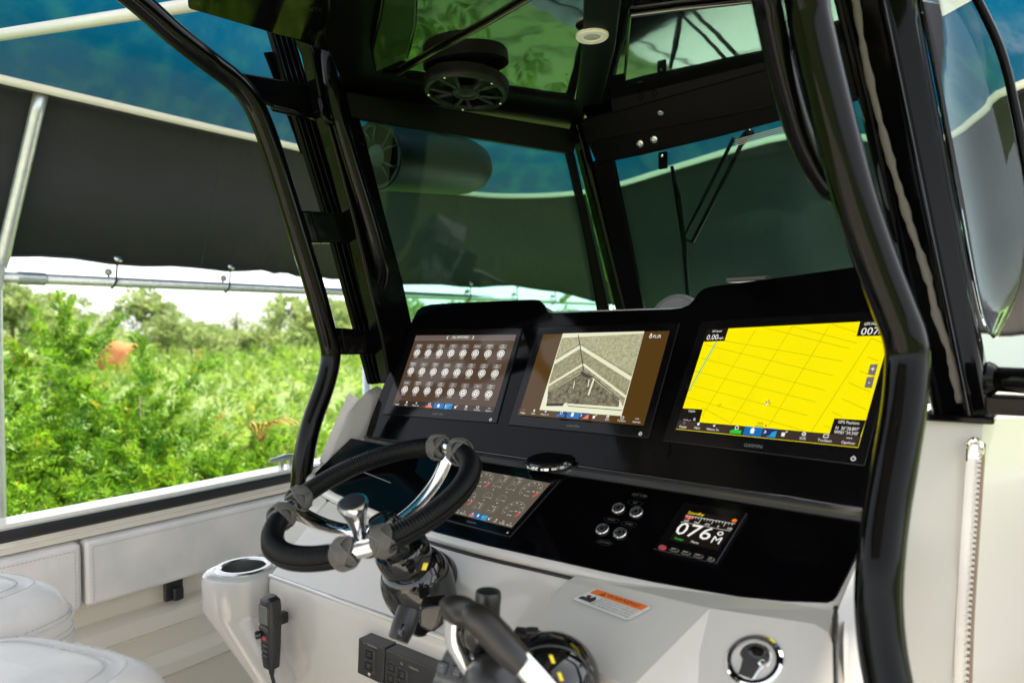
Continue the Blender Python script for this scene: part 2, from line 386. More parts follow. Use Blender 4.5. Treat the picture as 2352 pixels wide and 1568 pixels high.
# field: countless low plants, thinning with distance
N = 7500
az = rng.uniform(-2.6, .35, N); ds = 6.5 + 48*rng.uniform(0, 1, N)**1.5
cx, cy = ds*np.sin(az), ds*np.cos(az)
ok = ~((cx > -4.4) & (cx < 3.4) & (cy < 9.5) & (cy > -6)); cx, cy, ds = cx[ok], cy[ok], ds[ok]; n = len(cx)
hgt = .35 + .55*rng.uniform(size=n) + .35*np.sin(cx*.35)*np.cos(cy*.3)
hgt = np.where(ds < 12, hgt+.25, hgt)
c = np.stack([cx, cy, np.maximum(hgt, .1)], 1)
d_ = np.stack([rng.normal(size=n)*.7, rng.normal(size=n)*.7, np.ones(n)], 1)
tone = np.clip(rng.normal(.45, .17, n), 0, .75) + (rng.uniform(size=n) > .965)*.3
big = np.clip(.10 + ds*.008, .1, .42)
L1 = twigs(c, d_, 14, big*2.6, big, .34, tone)
tag(leaf_mesh('field_plants', *L1, LEAFF), kind='stuff')
# far wood all round the clearing: one mass
N = 9000
az = rng.uniform(0, 6.283, N); ds = rng.uniform(82, 125, N)
hh = 3.2 + 1.6*np.sin(az*9+1) + 1.0*np.sin(az*23) + .7*np.sin(az*51); c = np.stack([ds*np.sin(az), ds*np.cos(az), rng.uniform(.1, 1, N)*np.maximum(hh, 1.5)], 1)
L2 = twigs(c, rng.normal(size=(N, 3))+np.array([0, 0, .8]), 6, np.full(N, 1.3), np.full(N, 1.1), .55, np.clip(rng.normal(.5, .25, N), 0, 1))
tag(leaf_mesh('far_wood', *L2, LEAFT), kind='stuff')

def tree(px, py, d, r, label, n=240, thin=False, cat='tree', name='tree', base=None):
    top = atD(px, py, d); h = top.z
    root = empty(name, (top.x, top.y, 0), label, cat, 'trees beyond the field')
    t = MB(); ax = Vector((top.x, top.y, 0)); lean = Vector((random.uniform(-.3, .3), random.uniform(-.3, .3), 0))
    t.tube(smoothpath([ax, ax+lean*.5+Vector((0, 0, h*.5)), ax+Vector((0, 0, h*.93))], 5), [.035*h*(1-i/12) for i in range(11)], 8)
    cs = []; 
    nb = 9
    for i in range(nb):
        z = h*random.uniform(.38 if not thin else .6, .9); a = i*2.4; q = r*random.uniform(.4, .85)*(1.15-z/h*.5)
        p = Vector((top.x+q*math.cos(a), top.y+q*math.sin(a), z)); cs.append(p)
        t.tube([ax+Vector((0, 0, z*.82)), (ax+Vector((0, 0, z))+p)/2, p], [.012*h, .009*h, .004*h], 5)
    t.build('trunk', BARK, root, smooth=True)
    cs.append(Vector((top.x, top.y, h-r*.35)))
    C = np.array(cs); w_ = rng.integers(0, len(C), n); dr = unit(rng.normal(size=(n, 3)))
    cc = C[w_] + dr*(r*.42*rng.uniform(.2, 1, n)**.5)[:, None]*np.array([1, 1, .75])
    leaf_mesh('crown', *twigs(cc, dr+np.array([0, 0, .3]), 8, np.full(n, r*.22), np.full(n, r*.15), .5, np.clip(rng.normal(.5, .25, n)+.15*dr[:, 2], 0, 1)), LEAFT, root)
TR = [(30, 655, 52, 3.4, 'broad tree behind the leg at the far left of the field', 380, 0), (140, 678, 60, 2.6, 'tree just right of the tallest bush', 260, 0),
      (-90, 660, 50, 3.2, 'tree outside the leg at the left picture edge', 240, 0),
      (245, 712, 68, 1.6, 'slim thin tree standing over the orange sheet', 140, 1), (330, 668, 62, 2.9, 'tall open pine, highest of the middle trees', 300, 1),
      (385, 722, 60, 2.6, 'rounded tree right of the tall open pine', 280, 0), (440, 748, 64, 2.4, 'low round tree left of the lone thin pine', 240, 0),
      (480, 760, 58, 2.3, 'squat tree in the middle of the tree line', 220, 0),
      (541, 706, 70, 1.2, 'lone thin pine with a small tuft', 110, 1), (590, 752, 60, 2.8, 'round tree between the two thin pines', 260, 0),
      (625, 712, 70, 1.1, 'second thin pine with a small tuft, near the tower leg', 110, 1),
      (700, 690, 56, 3.3, 'large tree behind the black tower leg', 340, 0), (775, 700, 60, 3.0, 'tree seen in the gap between tower leg and track', 260, 0),
      (930, 700, 60, 3.2, 'tree seen low through the port window', 260, 0), (1060, 705, 64, 3.0, 'tree behind the left screen brow through the glass', 240, 0)]
for x, y, d, r, lab, n_, th in TR: tree(x, y, d, r, lab, n_, bool(th), 'pine' if th else 'tree', 'pine_tree' if th else 'tree')

# orange sheet far behind the bushes
o_ = MB(); a_ = atD(210, 850, 34); b_ = atD(280, 850, 34); rise = (atD(213, 783, 34)-a_).length
k = 8
rows = []
for j in range(4):
    rows.append([a_.lerp(b_, i/k) + Vector((0, 0, rise*(j/3)*(1-.18*abs(i/k-.5)*2+.1*math.sin(i*2.1)))) + Vector((0, .5*math.sin(i*1.3)+.7*j/3, 0)) for i in range(k+1)])
rows2 = [[p - Vector((0, 0, 0)) for p in r_] for r_ in rows]
o_.loft(rows2)
tag(o_.build('orange_sheet', ORANGE, smooth=True, solid=.03), 'blurred orange sheet standing in the field behind the second tallest bush', 'sheet')
fr = MB(); c0 = atD(598, 985, 5.7)
for i in range(9):
    fr.tube(smoothpath([c0-Vector((0, 0, .12)), c0+Vector((.02+.012*i, .03*i-.1, .02+.008*i)), c0+Vector((.07+.02*i, .06*i-.2, .09-.012*i))], 3), [(.005, .002)]*3+[(.014, .002)]*2+[(.01, .002)]+[(.002, .001)], 5)
fr.tube([c0-Vector((0, 0, .12)), Vector((c0.x, c0.y, 0))], .007, 6)
tag(fr.build('dry_frond', FROND, smooth=True), 'dry orange frond among the shrubs left of the tower leg', 'dead frond')

sh_ = empty('stand_in_shed', Vector((-.6, 17, 0)), 'added white stand-in shed for a bright patch beyond the bow at the right edge of the view', 'shed')  # added shape standing in for an unidentified bright patch
m = MB(); m.box(Vector((1.4, 18, 2.1)), (5.2, 3, 4.2)); m.build('wall', mat('stand_in_white', (.8, .82, .84), .6), sh_)
m = MB(); m.prism([Vector((-1.5, 16.3, 4.2)), Vector((-1.5, 18, 5.0)), Vector((-1.5, 19.7, 4.2))], Vector((5.8, 0, 0))); m.build('roof', mat('stand_in_roof', (.5, .52, .54), .5), sh_)

# ================================================================== CANOPY over the boat
strip_px = [(685, 340), (760, 362), (830, 383), (960, 426), (1100, 447), (1210, 450), (1320, 444), (1420, 425), (1600, 370), (1820, 311), (1990, 318), (2165, 318), (2260, 258), (2352, 193)]
ZS = 1.027
S = [rel(-3.3, .80, ZS), rel(-3.3, 1.2, ZS), rel(-3.3, 1.8, ZS)] + [atZ(x, y, ZS) for x, y in strip_px]
S += [rel(.8, 3.3, ZS), rel(1.5, 3.3, ZS)]
S = smoothpath(S, 4)
def outward(i, amt):
    t = (S[min(i+1, len(S)-1)] - S[max(i-1, 0)]); nn = Vector((-t.y, t.x, 0)).normalized(); return S[i] + nn*amt
can = empty('canopy', (-3.3, 2, EYE+.37), 'blue topped canopy with charcoal skirt and cream binding over the boat', 'canopy')
SW = .017
m = MB(); ns = len(S)
dep_ = [0 if p.y < 4.2 and p.x < -3 else min(1, max(0, (p.x+3.2)/1.2)) for p in S]
low = [outward(i, .36-.2*dep_[i]) + Vector((0, 0, -.66-.42*dep_[i]+.008*math.sin(i*1.7)+.005*math.sin(i*.6))) for i in range(ns)]
mid = [outward(i, .215-.11*dep_[i]) + Vector((0, 0, -.33-.2*dep_[i])) for i in range(ns)]
top = [outward(i, .085) + Vector((0, 0, -SW+.012)) for i in range(ns)]
m.loft([low, mid, top, [p + Vector((0, 0, -SW+.004)) for p in S]]); m.build('skirt_panel', PANEL, can, smooth=True, solid=.004)
m = MB(); m.loft([[p+Vector((0, 0, -SW)) for p in S], [outward(i, -.012)+Vector((0, 0, SW)) for i in range(ns)]]); m.build('binding', CREAM, can, smooth=True, solid=.006)
m = MB(); rows = [[outward(i, -.014)+Vector((0, 0, SW)) for i in range(ns)]]
for f, zz in ((.2, .28), (.42, .6), (.65, .9), (.85, 1.08), (.99, 1.15)):
    rows.append([Vector(((p.x+(-1.0-p.x)*f), p.y+(min(max(p.y+EYE*0, .8), 2.8)-p.y)*f, p.z+zz+.012*math.sin(i*.9+f*9))) for i, p in enumerate(S)])
m.loft(rows); m.build('roof_sheet', BLUE, can, smooth=True, solid=.004)
hm = MB(); hm.tube([low[i] for i in range(ns)], .008, 6); hm.build('hem', PANEL, can, smooth=True)
for i in range(0, ns, 9):                                     # sewn seams down the skirt
    s_ = MB(); s_.tube([low[i], mid[i]+(S[i]-mid[i]).normalized()*.0, top[i]], .005, 5); s_.build('seam', PANEL, can)

fr_ = empty('canopy_framework', (-3.6, 1.03, 0), 'galvanised tube frame carrying the canopy on the port side', 'frame')
A1 = atX(97, 203, -3.335)
m = MB(); m.tube(smoothpath([rel(-3.6, .995, -2.4), rel(-3.6, .995, -1), rel(-3.6, 1.0, .2), rel(-3.585, 1.03, .36), A1], 5), .027, 16); m.build('leg', GALV, fr_, smooth=True)
m = MB(); m.tube([rel(-3.6, .6, .262), rel(-3.6, 6.3, .262)], .024, 16); m.build('rail', GALV, fr_, smooth=True)
m = MB(); m.tube([rel(-3.6, 1.08, .262), rel(-3.6, 1.19, .262)], .029, 16); m.tube([rel(-3.6, 1.0, .21), rel(-3.597, 1.008, .31)], .032, 16); m.build('coupler', GALV, fr_, smooth=True, bevel=.002)
a_ = atX(-60, 90, -2.78); b_ = atX(345, 27, -2.0)
m = MB(); m.tube([a_, b_, b_+(b_-a_)*2.2], .018, 16); m.build('cross_beam', mat('white_tube', (.62, .62, .58), .35), fr_, smooth=True)
m = MB(); m.tube(smoothpath([atD(1290, 690, 6.0), atD(1370, 616, 5.6), atD(1450, 545, 5.2), atD(1575, 436, 4.7), atD(1700, 346, 4.25), atD(1800, 300, 4.0), atD(1960, 262, 3.7)], 6), .03, 12); m.build('arch', GALV, fr_, smooth=True)
for yy in (3.0, 6.25):
    m = MB(); m.tube([rel(-3.6, yy+.05, -2.4), rel(-3.6, yy+.05, .26)], .027, 12); m.build('leg', GALV, fr_, smooth=True)

def bungee(px, py, lab):
    t = atX(px, py, -3.6); y = t.y
    m = MB(); zt = EYE+.372; zr = EYE+.262
    m.tube(smoothpath([Vector((-3.585, y+.012, zt)), Vector((-3.572, y, zr+.03)), Vector((-3.57, y-.004, zr)), Vector((-3.6, y-.01, zr-.03)), Vector((-3.63, y-.004, zr)), Vector((-3.6, y-.03, zr+.05))], 4), .0045, 6)
    o = m.build('ball_bungee', RUB); tag(o, lab, 'bungee tie', 'ball bungees tying the skirt to the rail')
    b = MB(); b.ball(Vector((-3.575, y-.035, zr+.045)), .017, 14); b.build('ball', mat('bungee_ball', (.35, .35, .34), .4) if 'bungee_ball' not in MATS else MATS['bungee_ball'], o, smooth=True)
    gm = MB(); gm.lathe(Vector((-3.578, y+.012, zt+.004)), (.9, .1, .4), [(.006, 0), (.022, 0), (.022, .006), (.006, .008)], 16); gm.build('grommet', STEEL, o, smooth=True)
    return o
bungee(262, 650, 'ball bungee hanging left of the other one in the open gap, nearest to the leg')
bungee(522, 662, 'ball bungee in the open gap, next to the black tower leg')
for px in (1075, 1182, 1270): bungee(px, 685, ['ball bungee behind the port window above the left screen', 'ball bungee behind the port window, middle of three', 'ball bungee behind the port window beside the diagonal tube'][(px > 1100)+(px > 1200)])

# ================================================================== HULL of the boat
ycl = -.93
def side(yy):                                                  # gunwale line: distance from centreline, z relative to the eye
    if yy < 1.9: return 1.47, -.556
    t = (yy-1.9)/5.4; return 1.47*(1-t**2.2)+.02, -.556+.18*t*t
hull = empty('boat_hull', (ycl, 1, .02), 'white boat hull with black striped gunwale and white cockpit sides', 'boat hull')
YS = [-2.2, -1, 0, .6, 1.2, 1.9, 2.6, 3.4, 4.2, 5, 5.7, 6.3, 6.8, 7.1]
def sweep(prof, sgn):
    rows = []
    for yy in YS:
        s_, z_ = side(yy); rows.append([Vector((ycl+sgn*(max(s_+dx, .02)), yy, EYE+z_+dz)) for dx, dz in prof])
    return rows
for sg in (-1, 1):
    m = MB(); m.loft(sweep([(.07, -.06), (.105, -.035), (.11, -.005), (.10, .012), (.0, .012), (-.008, .004), (-.008, -.02)], sg)); m.build('gunwale_cap', GELH, hull, smooth='auto', bevel=0)
    m = MB(); m.loft(sweep([(-.005, -.004), (-.02, .0), (-.028, -.008), (-.028, -.028), (-.02, -.036), (-.004, -.034)], sg)); m.build('rubber_strip', RUB, hull, smooth='auto')
    m = MB(); m.loft(sweep([(-.004, -.033), (-.016, -.036), (-.02, -.052), (-.012, -.056), (-.014, -.072), (.0, -.08), (.02, -.085), (.02, -.36), (-.03, -.385), (-.035, -.43), (-.02, -.44), (-.015, -.52), (-.06, -.545), (-.065, -.58), (-.04, -.60), (-.04, -.80)], sg)); m.build('cockpit_liner', GELH, hull, smooth='auto')
    m = MB(); m.loft(sweep([(.105, -.05), (.12, -.09), (.10, -.12), (.08, -.5), (-.1, -1.2), (-.6, -1.75), (-1.4, -1.8)], sg)); m.build('hull_side', GELH, hull, smooth='auto')
    m = MB(); m.loft(sweep([(.10, .0), (.118, -.01), (.118, -.03), (.10, -.04)], sg)); m.build('rub_rail', STEEL, hull, smooth='auto')
m = MB(); m.poly([rel(ycl-1.43, -2.2, -1.35), rel(ycl+1.43, -2.2, -1.35), rel(ycl+1.43, 2.4, -1.35), rel(ycl+1.0, 4.6, -1.2), rel(ycl, 6.6, -1.15), rel(ycl-1.0, 4.6, -1.2), rel(ycl-1.43, 2.4, -1.35)]); m.build('sole', GELG, hull)
m = MB(); fd = [];
for yy in YS[7:]:
    s_, z_ = side(yy); fd.append([Vector((ycl-s_+.04, yy, EYE+z_+.005)), Vector((ycl, yy, EYE+z_+.04)), Vector((ycl+s_-.04, yy, EYE+z_+.005))])
m.loft(fd); m.build('foredeck', GELH, hull, smooth=True)
m = MB(); m.box(rel(ycl, -2.2, -1.0), (2.9, .06, 1.6)); m.build('transom', GELH, hull)
# cleat
cl = MB(); c = atX(655, 1064, -2.46); cl.tube([c+Vector((0, -.07, .02)), c+Vector((0, 0, .026)), c+Vector((0, .07, .02))], [.008, .012, .008], 10); cl.box(c+Vector((0, -.02, .0)), (.02, .014, .05)); cl.box(c+Vector((0, .02, 0)), (.02, .014, .05))
tag(cl.build('cleat', STEEL, smooth='auto'), 'stainless cleat on the gunwale left of the tower leg', 'cleat')
# bolsters
def bolster(y0, y1, z0, z1, lab):
    x = -2.385; e = .008
    root = empty('side_bolster', rel(x, (y0+y1)/2, z0), lab, 'cushion', 'padded side bolsters')
    m = MB(); m.box(rel(x, (y0+y1)/2, (z0+z1)/2), (.06, y1-y0, z1-z0)); o = m.build('pad', VINYL, root, bevel=.014, bseg=4)
    st = MB(); xs = x+.031; ins = .02
    def run(p, q):
        n = max(2, int((q-p).length/.011))
        for i in range(n):
            a = p.lerp(q, (i+.15)/n); b = p.lerp(q, (i+.8)/n); st.tube([a, b], .0013, 4)
    for k in (0, ):
        P = [rel(xs, y0+ins, z0+ins*.7), rel(xs, y0+ins, z1-ins), rel(xs, y1-ins, z1-ins), rel(xs, y1-ins, z0+ins*.7)]
        run(P[0], P[1]); run(P[1], P[2]); run(P[2], P[3])
    st.build('stitching', VSTITCH, root)
    wl = MB(); wl.tube([rel(x+.024, y0+.006, z0), rel(x+.024, y0+.006, z1-.006), rel(x+.024, y1-.006, z1-.006), rel(x+.024, y1-.006, z0)], .003, 6); wl.build('piping', VINYL, root, smooth=True)
p1 = atX(192, 1290, -2.36).y
bolster(-.6, p1-.006, -.84, -.635, 'white padded side bolster at the left, aft of the joint')
bolster(p1+.004, 2.0, -.84, -.635, 'long white padded side bolster under the gunwale, forward of the joint')
def latch(px, py, lab, s=1):
    c = atX(px, py, -2.405); r = empty('latch', c, lab, 'latch', 'black hatch latches on the cockpit side')
    m = MB(); m.box(c+Vector((.006, 0, 0)), (.02, .062*s, .068*s)); m.build('latch_plate', PLAS, r, bevel=.004)
    m = MB(); m.box(c+Vector((.02, .008, -.012)), (.026, .034*s, .045*s)); m.build('latch_tab', PLAS, r, bevel=.006, bseg=3)
latch(396, 1352, 'black latch below the long bolster')
latch(481, 1562, 'black latch at the bottom edge, below the cup holder')

# ================================================================== HELM CONSOLE
DT = .538
DP = rel(-1.515, 1.503, -.012); DN = Vector((0, -math.cos(DT), math.sin(DT)))      # plane of the three big displays
LT = math.radians(57); LPT = rel(-.244, 1.266, -.325); LN = Vector((0, -math.cos(LT), math.sin(LT)))   # plane of the lower dash
con = empty('helm_console', rel(ycl, 1.2, -1.35), 'white helm console with black dash panels and rounded helm shelf', 'console')
def onD(x, y, l=0): return atP(x, y, DP+DN*l, DN)
def onL(x, y, l=0): return atP(x, y, LPT+LN*l, LN)
# body: profile across, extruded port to starboard
prof = [(1.104, -.455), (1.07, -.485), (.957, -.583), (.95, -.60), (.965, -1.35), (1.78, -1.35), (1.78, -.05), (1.62, .055), (1.36, -.30), (1.29, -.335)]
m = MB(); m.prism([rel(-1.497, y, z) for y, z in prof], Vector((1.242, 0, 0))); m.prism([rel(-1.615, y, z) for y, z in [(1.104, -.455), (1.085, -.475), (1.075, -.52), (1.06, -1.35)]+prof[5:]], Vector((.1175, 0, 0))); m.build('console_body', GEL, con, bevel=.016, bseg=4, angle=20)
# upper dash panel
ol = [onD(*p) for p in [(838, 1003), (850, 963), (880, 885), (915, 805), (950, 727), (958, 712), (970, 703), (990, 698), (1050, 694), (1150, 690), (1225, 687), (1238, 688), (1245, 694), (1250, 706), (1256, 715), (1270, 718), (1400, 713), (1540, 709), (1565, 706), (1582, 699), (1594, 686), (1603, 672), (1615, 662), (1632, 657), (1740, 643), (1870, 625), (1990, 608), (2080, 596), (2088, 640), (2040, 900), (1990, 1170), (1540, 1101), (1090, 1036), (960, 1018)]]
m = MB(); m.prism(ol, -DN*.022); m.build('upper_dash_panel', DASH, con, bevel=.003, bseg=2)
# white brow behind the panel
br = [onD(*p, -.024) for p in [(955, 735), (978, 706), (1235, 692), (1252, 712), (1580, 712), (1620, 668), (2080, 602), (2080, 760), (955, 780)]]
m = MB(); m.prism(br, Vector((0, .16, -.05))); m.build('dash_brow', GEL, con, bevel=.012, bseg=3, angle=25)
m = MB(); c = atY(1546, 712, 1.72); m.lathe(c+Vector((0, .02, -.03)), (.1, -1, .25), [(.074, -.06), (.078, -.02), (.076, 0), (.066, .008), (.064, .005), (.03, .005)], 40)
hr = m.build('headrest', FOAMG, smooth='auto'); tag(hr, 'round grey pad showing above the dash dip behind the middle screen', 'headrest')
hr2 = MB(); c = atY(1720, 641, 1.60); hr2.box(c, (.09, .05, .012)); hr2.build('dash_cap', PLAS, con, bevel=.003)
# white side cheek at the port end of the dash
m = MB(); ck = [onD(864, 884, -.015), onD(838, 1003, -.015), atX(785, 1075, -1.60), atX(742, 1075, -1.62), atX(800, 945, -1.62), atX(838, 900, -1.61)]
m.prism(ck, Vector((0, .03, -.01))); m.build('dash_cheek', GEL, con, bevel=.006)
# ledge between the dash panels
lt = [onD(838, 1004, .003), onD(1090, 1038, .003), onD(1540, 1103, .003), onD(1990, 1172, .003)]
lb = [onL(836, 1012, .004), onL(1090, 1056, .004), onL(1540, 1125, .004), onL(1988, 1197, .004)]
m = MB(); m.loft([[p+Vector((0, 0, .0)) for p in lt], [a.lerp(b, .25)+Vector((0, 0, .006)) for a, b in zip(lt, lb)], [a.lerp(b, .85)+Vector((0, 0, .004)) for a, b in zip(lt, lb)], lb, [p+Vector((0, .05, -.05)) for p in lb]]); m.build('dash_ledge', LEDGE, con, smooth='auto')
m = MB(); m.tube([onD(838, 1003, .004), onD(1090, 1036, .004), onD(1540, 1101, .004), onD(1990, 1170, .004)], .0035, 8); m.build('ledge_trim', PLASG, con, smooth=True)
# lower dash panel
low_ol = [(806, 1005), (836, 1010), (1090, 1056), (1300, 1089), (1540, 1125), (1985, 1195), (1990, 1215), (1965, 1285), (1925, 1365), (1915, 1379), (1900, 1384), (1800, 1380), (1700, 1370), (1600, 1354), (1500, 1336), (1380, 1311), (1250, 1282), (1120, 1253), (1000, 1222), (900, 1188), (830, 1158), (770, 1133), (735, 1110), (722, 1095), (724, 1084)]
m = MB(); m.prism([onL(*p) for p in low_ol], -LN*.02); m.build('lower_dash_panel', DASH, con, bevel=.003)
# lip under the lower dash edge: white moulding with a black gasket
edge = [(2005, 1200), (1975, 1288), (1935, 1370), (1919, 1388), (1900, 1393), (1800, 1388), (1700, 1378), (1600, 1362), (1500, 1343), (1380, 1318), (1250, 1289), (1120, 1260), (1000, 1228), (900, 1194), (830, 1164), (766, 1138), (728, 1113), (712, 1095), (722, 1082)]
ep = smoothpath([onL(*p, -.012) for p in edge], 3)
m = MB(); m.tube(ep, [(.016, .011)]*len(ep), 12, flat=LN.copy()); m.build('dash_lip', GEL, con, smooth=True)
m = MB(); m.tube([p - LN*.004 + Vector((0, -.0085, .0)) for p in ep], .0045, 8); m.build('gasket', RUB, con, smooth=True)
m = MB(); m.tube([p + Vector((0, -.006, -.0185)) for p in ep], .0036, 8); m.build('gasket', RUB, con, smooth=True)
m = MB(); m.tube([rel(-1.495, .956, -.5865), rel(-.86, .956, -.5865)], .0055, 10); m.build('shelf_bead', GEL, con, smooth=True)
m = MB(); rows = [[p - LN*.01 for p in ep], [p + Vector((0, -.005, -.022)) for p in ep], [p + Vector((0, .045, -.05)) for p in ep]]
m.loft(rows); m.build('lip_underside', GEL, con, smooth='auto')
# black crescent standing in for the shaded undercut below the lip, helm end
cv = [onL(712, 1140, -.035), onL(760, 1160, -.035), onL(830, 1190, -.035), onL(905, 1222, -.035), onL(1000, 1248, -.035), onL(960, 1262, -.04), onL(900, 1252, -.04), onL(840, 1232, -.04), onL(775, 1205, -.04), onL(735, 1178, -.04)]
m = MB(); m.prism(cv, -LN*.012); m.build('cove_shade', PLASG, con, bevel=.003)
m = MB(); m.tube(smoothpath([onL(*p, -.036) for p in [(716, 1150), (735, 1180), (775, 1207), (840, 1235), (900, 1255), (960, 1265)]], 4), .004, 8); m.build('cove_bead', GELG, con, smooth=True)
# port shoulder corner of the console beside the tower leg
m = MB(); m.tube(smoothpath([onL(745, 1080, -.02), onL(708, 1092, -.022), onL(692, 1120, -.03), atX(682, 1150, -1.60)], 4), [.02]*13, 12); m.build('shoulder', GEL, con, smooth=True)

# cup holder pod at the port end of the helm shelf
pc = atY(560, 1303, .95); R0 = .098
pod = empty('cup_holder', pc, 'stainless cup holder sunk in the white pod at the port end of the helm shelf', 'cup holder')
def stadium(c, r, dz, dx=0, ex=.22, n=14):
    return [c + Vector((dx + r*math.cos(2*math.pi*k/44), r*math.sin(2*math.pi*k/44), dz)) for k in range(44)]
m = MB(); rows = [stadium(pc, .068, 0), stadium(pc, R0-.012, 0), stadium(pc, R0-.003, -.006), stadium(pc, R0, -.02), stadium(pc, R0, -.085), stadium(pc, R0-.004, -.10, .01), stadium(pc, R0-.03, -.2, .12), stadium(pc, R0-.05, -.28, .2)]
m.loft(rows, closed=True); m.poly(rows[-1]); m.build('pod', GEL, pod, smooth='auto')
m = MB(); m.lathe(pc, (0, 0, 1), [(.052, -.09), (.0525, .003), (.056, .007), (.066, .007), (.07, .003), (.07, -.001)], 40, cap=False); m.lathe(pc+Vector((0, 0, -.09)), (0, 0, 1), [(.052, 0), (.001, 0)], 40, cap=False); m.build('cup_liner', STEEL, pod, smooth='auto')

# raised block right of the wheel, carrying the warning label, and the latch box
def bv(x, y, Y): return atY(x, y, Y)
A2 = bv(1300, 1336, 1.055); E = bv(1631, 1396, 1.03); D1 = bv(1448, 1580, .87); TN = (E-A2).cross(D1-A2).normalized(); TN = TN if TN.z > 0 else -TN
def onT(x, y, l=0): return atP(x, y, A2+TN*l, TN)
A = bv(1322, 1322, 1.078); B1 = bv(1915, 1400, 1.10); C1 = onT(1203, 1455)
C2 = bv(1205, 1660, C1.y+.005); D2 = bv(1440, 1700, .87)
m = MB(); m.poly([A2, E, D1, C1]); m.poly([A, E, A2]); m.poly([C1, D1, D2, C2]); m.poly([A, A2, C1, C2, bv(1150, 1600, 1.0), bv(1230, 1400, 1.06)])
bk = Vector((0, .25, -.05)); m.poly([A, B1, E]); 
m.build('raised_block', GEL, con, bevel=.007, bseg=3, angle=12)
F2 = bv(1600, 1660, .885); G4 = bv(1915, 1660, .915); JN = (F2-E).cross(G4-E).normalized(); JN = JN if JN.y < 0 else -JN
def onJ(x, y, l=0): return atP(x, y, E+JN*l, JN)
F1 = onJ(1606, 1500); G1 = onJ(1870, 1432); G2 = onJ(1904, 1452); G3 = onJ(1912, 1480)
m = MB(); m.poly([E, G1, G2, G3, G4, F2, F1]); m.poly([E, F1, F2, D2, D1]); m.poly([E, B1, G2, G1]); m.build('latch_box', GEL, con, bevel=.006, bseg=3, angle=12)
m = MB(); H1 = bv(1924, 1402, 1.105); H2 = bv(1921, 1480, 1.02); H3 = bv(1924, 1670, .93); H4 = bv(1990, 1240, 1.18); H5 = bv(2080, 1250, 1.24); H6 = bv(2060, 1670, 1.1)
m.poly([H1, H4, H5, H6, H3, H2]); m.prism([H1+Vector((.004, .02, 0)), H2+Vector((.004, .02, 0)), H3+Vector((.004, .02, 0)), H3+Vector((.004, .06, 0)), H2+Vector((.004, .06, 0))], Vector((.002, 0, 0))); m.build('side_panel', GEL, con, bevel=.004, angle=15)
m = MB(); m.tube([H1+Vector((-.005, .012, 0)), H2+Vector((-.005, .012, 0)), H3+Vector((-.005, .012, 0))], .004, 6); m.build('gasket', RUB, con)
# starboard wing of the console below the windshield pillar
W = [atY(2096, 962, 1.37), atY(2258, 962, 1.36), atY(2245, 1250, 1.345), atY(2230, 1660, 1.33), atY(2000, 1660, 1.22), atY(2062, 1250, 1.31)]
m = MB(); m.poly(W); V1 = [atY(2258, 962, 1.36), atY(2330, 960, 1.55), atY(2440, 958, 1.9), atY(2440, 1660, 1.9), atY(2310, 1660, 1.52), atY(2230, 1660, 1.33), atY(2245, 1250, 1.345)]; m.poly(V1)
m.poly([W[0], W[1], V1[1], V1[2], V1[2]+Vector((-.3, .2, 0)), W[0]+Vector((0, .5, 0))]); m.build('console_wing', GELW, con, bevel=.014, bseg=4, angle=8)

# zipped enclosure strips
def zipper(name, pts, wdt, lab, nrm, chrome_top, tcol):
    root = empty(name, pts[-1], lab, 'zipper', None)
    P = smoothpath(pts, 6); n = len(P); m = MB()
    xs = Vector((1, 0, 0))
    m.tube(P, [(wdt/2, .0022)]*n, 8, flat=nrm); m.build('strip', VINYL, root, smooth='auto')
    t = MB(); k = int(sum((P[i+1]-P[i]).length for i in range(n-1))/.0085)
    for i in range(k):
        f = i/k*(n-1); j = int(f); p = P[j].lerp(P[min(j+1, n-1)], f-j) + nrm*.004 + xs*wdt*tcol; d = (P[min(j+1, n-1)]-P[j]).normalized(); sx = d.cross(nrm).normalized()
        t.box(p, (.0062 if chrome_top else .0085, .0046, .004), (sx, d, nrm))
    t.build('zip_teeth', mat(name+'_teeth', (.6, .58, .54), .35), root); tag(root.children[-1] if root.children else None) if False else None
    e = MB(); sx = (P[1]-P[0]).normalized().cross(nrm).normalized()
    e.tube([q+nrm*.003+xs*wdt*(.62 if tcol > 0 else -.55) for q in P], [(.004, .002)]*n, 6, flat=nrm); e.build('edge_tape', mat(name+'_tape', (.23, .17, .13), .7), root, smooth=True)
    if chrome_top:
        q = MB(); p = P[0]; q.tube(smoothpath([p+Vector((-.009, 0, -.03)), p+Vector((-.007, -.004, -.004)), p+Vector((.001, -.006, .006)), p+Vector((.009, -.004, -.004)), p+Vector((.012, 0, -.03))], 4), .0045, 10); q.box(p+Vector((0, -.003, -.014)), (.014, .005, .022)); q.build('zip_end', CHROME, root, smooth='auto')
    return root
zipper('enclosure_zipper', [atY(2238, 1016, 1.335), atY(2226, 1200, 1.325), atY(2212, 1420, 1.315), atY(2205, 1640, 1.30)], .019, 'white zipper strip with chrome end running down the starboard console wing', Vector((0, -1, .1)).normalized(), True, .42)
zipper('enclosure_zipper', [atX(818, 912, -1.635), atX(800, 950, -1.635), atX(775, 1010, -1.635), atX(752, 1066, -1.635)], .05, 'zipper strip beside the port end of the upper dash', Vector((.75, -.62, .2)).normalized(), False, -.22)

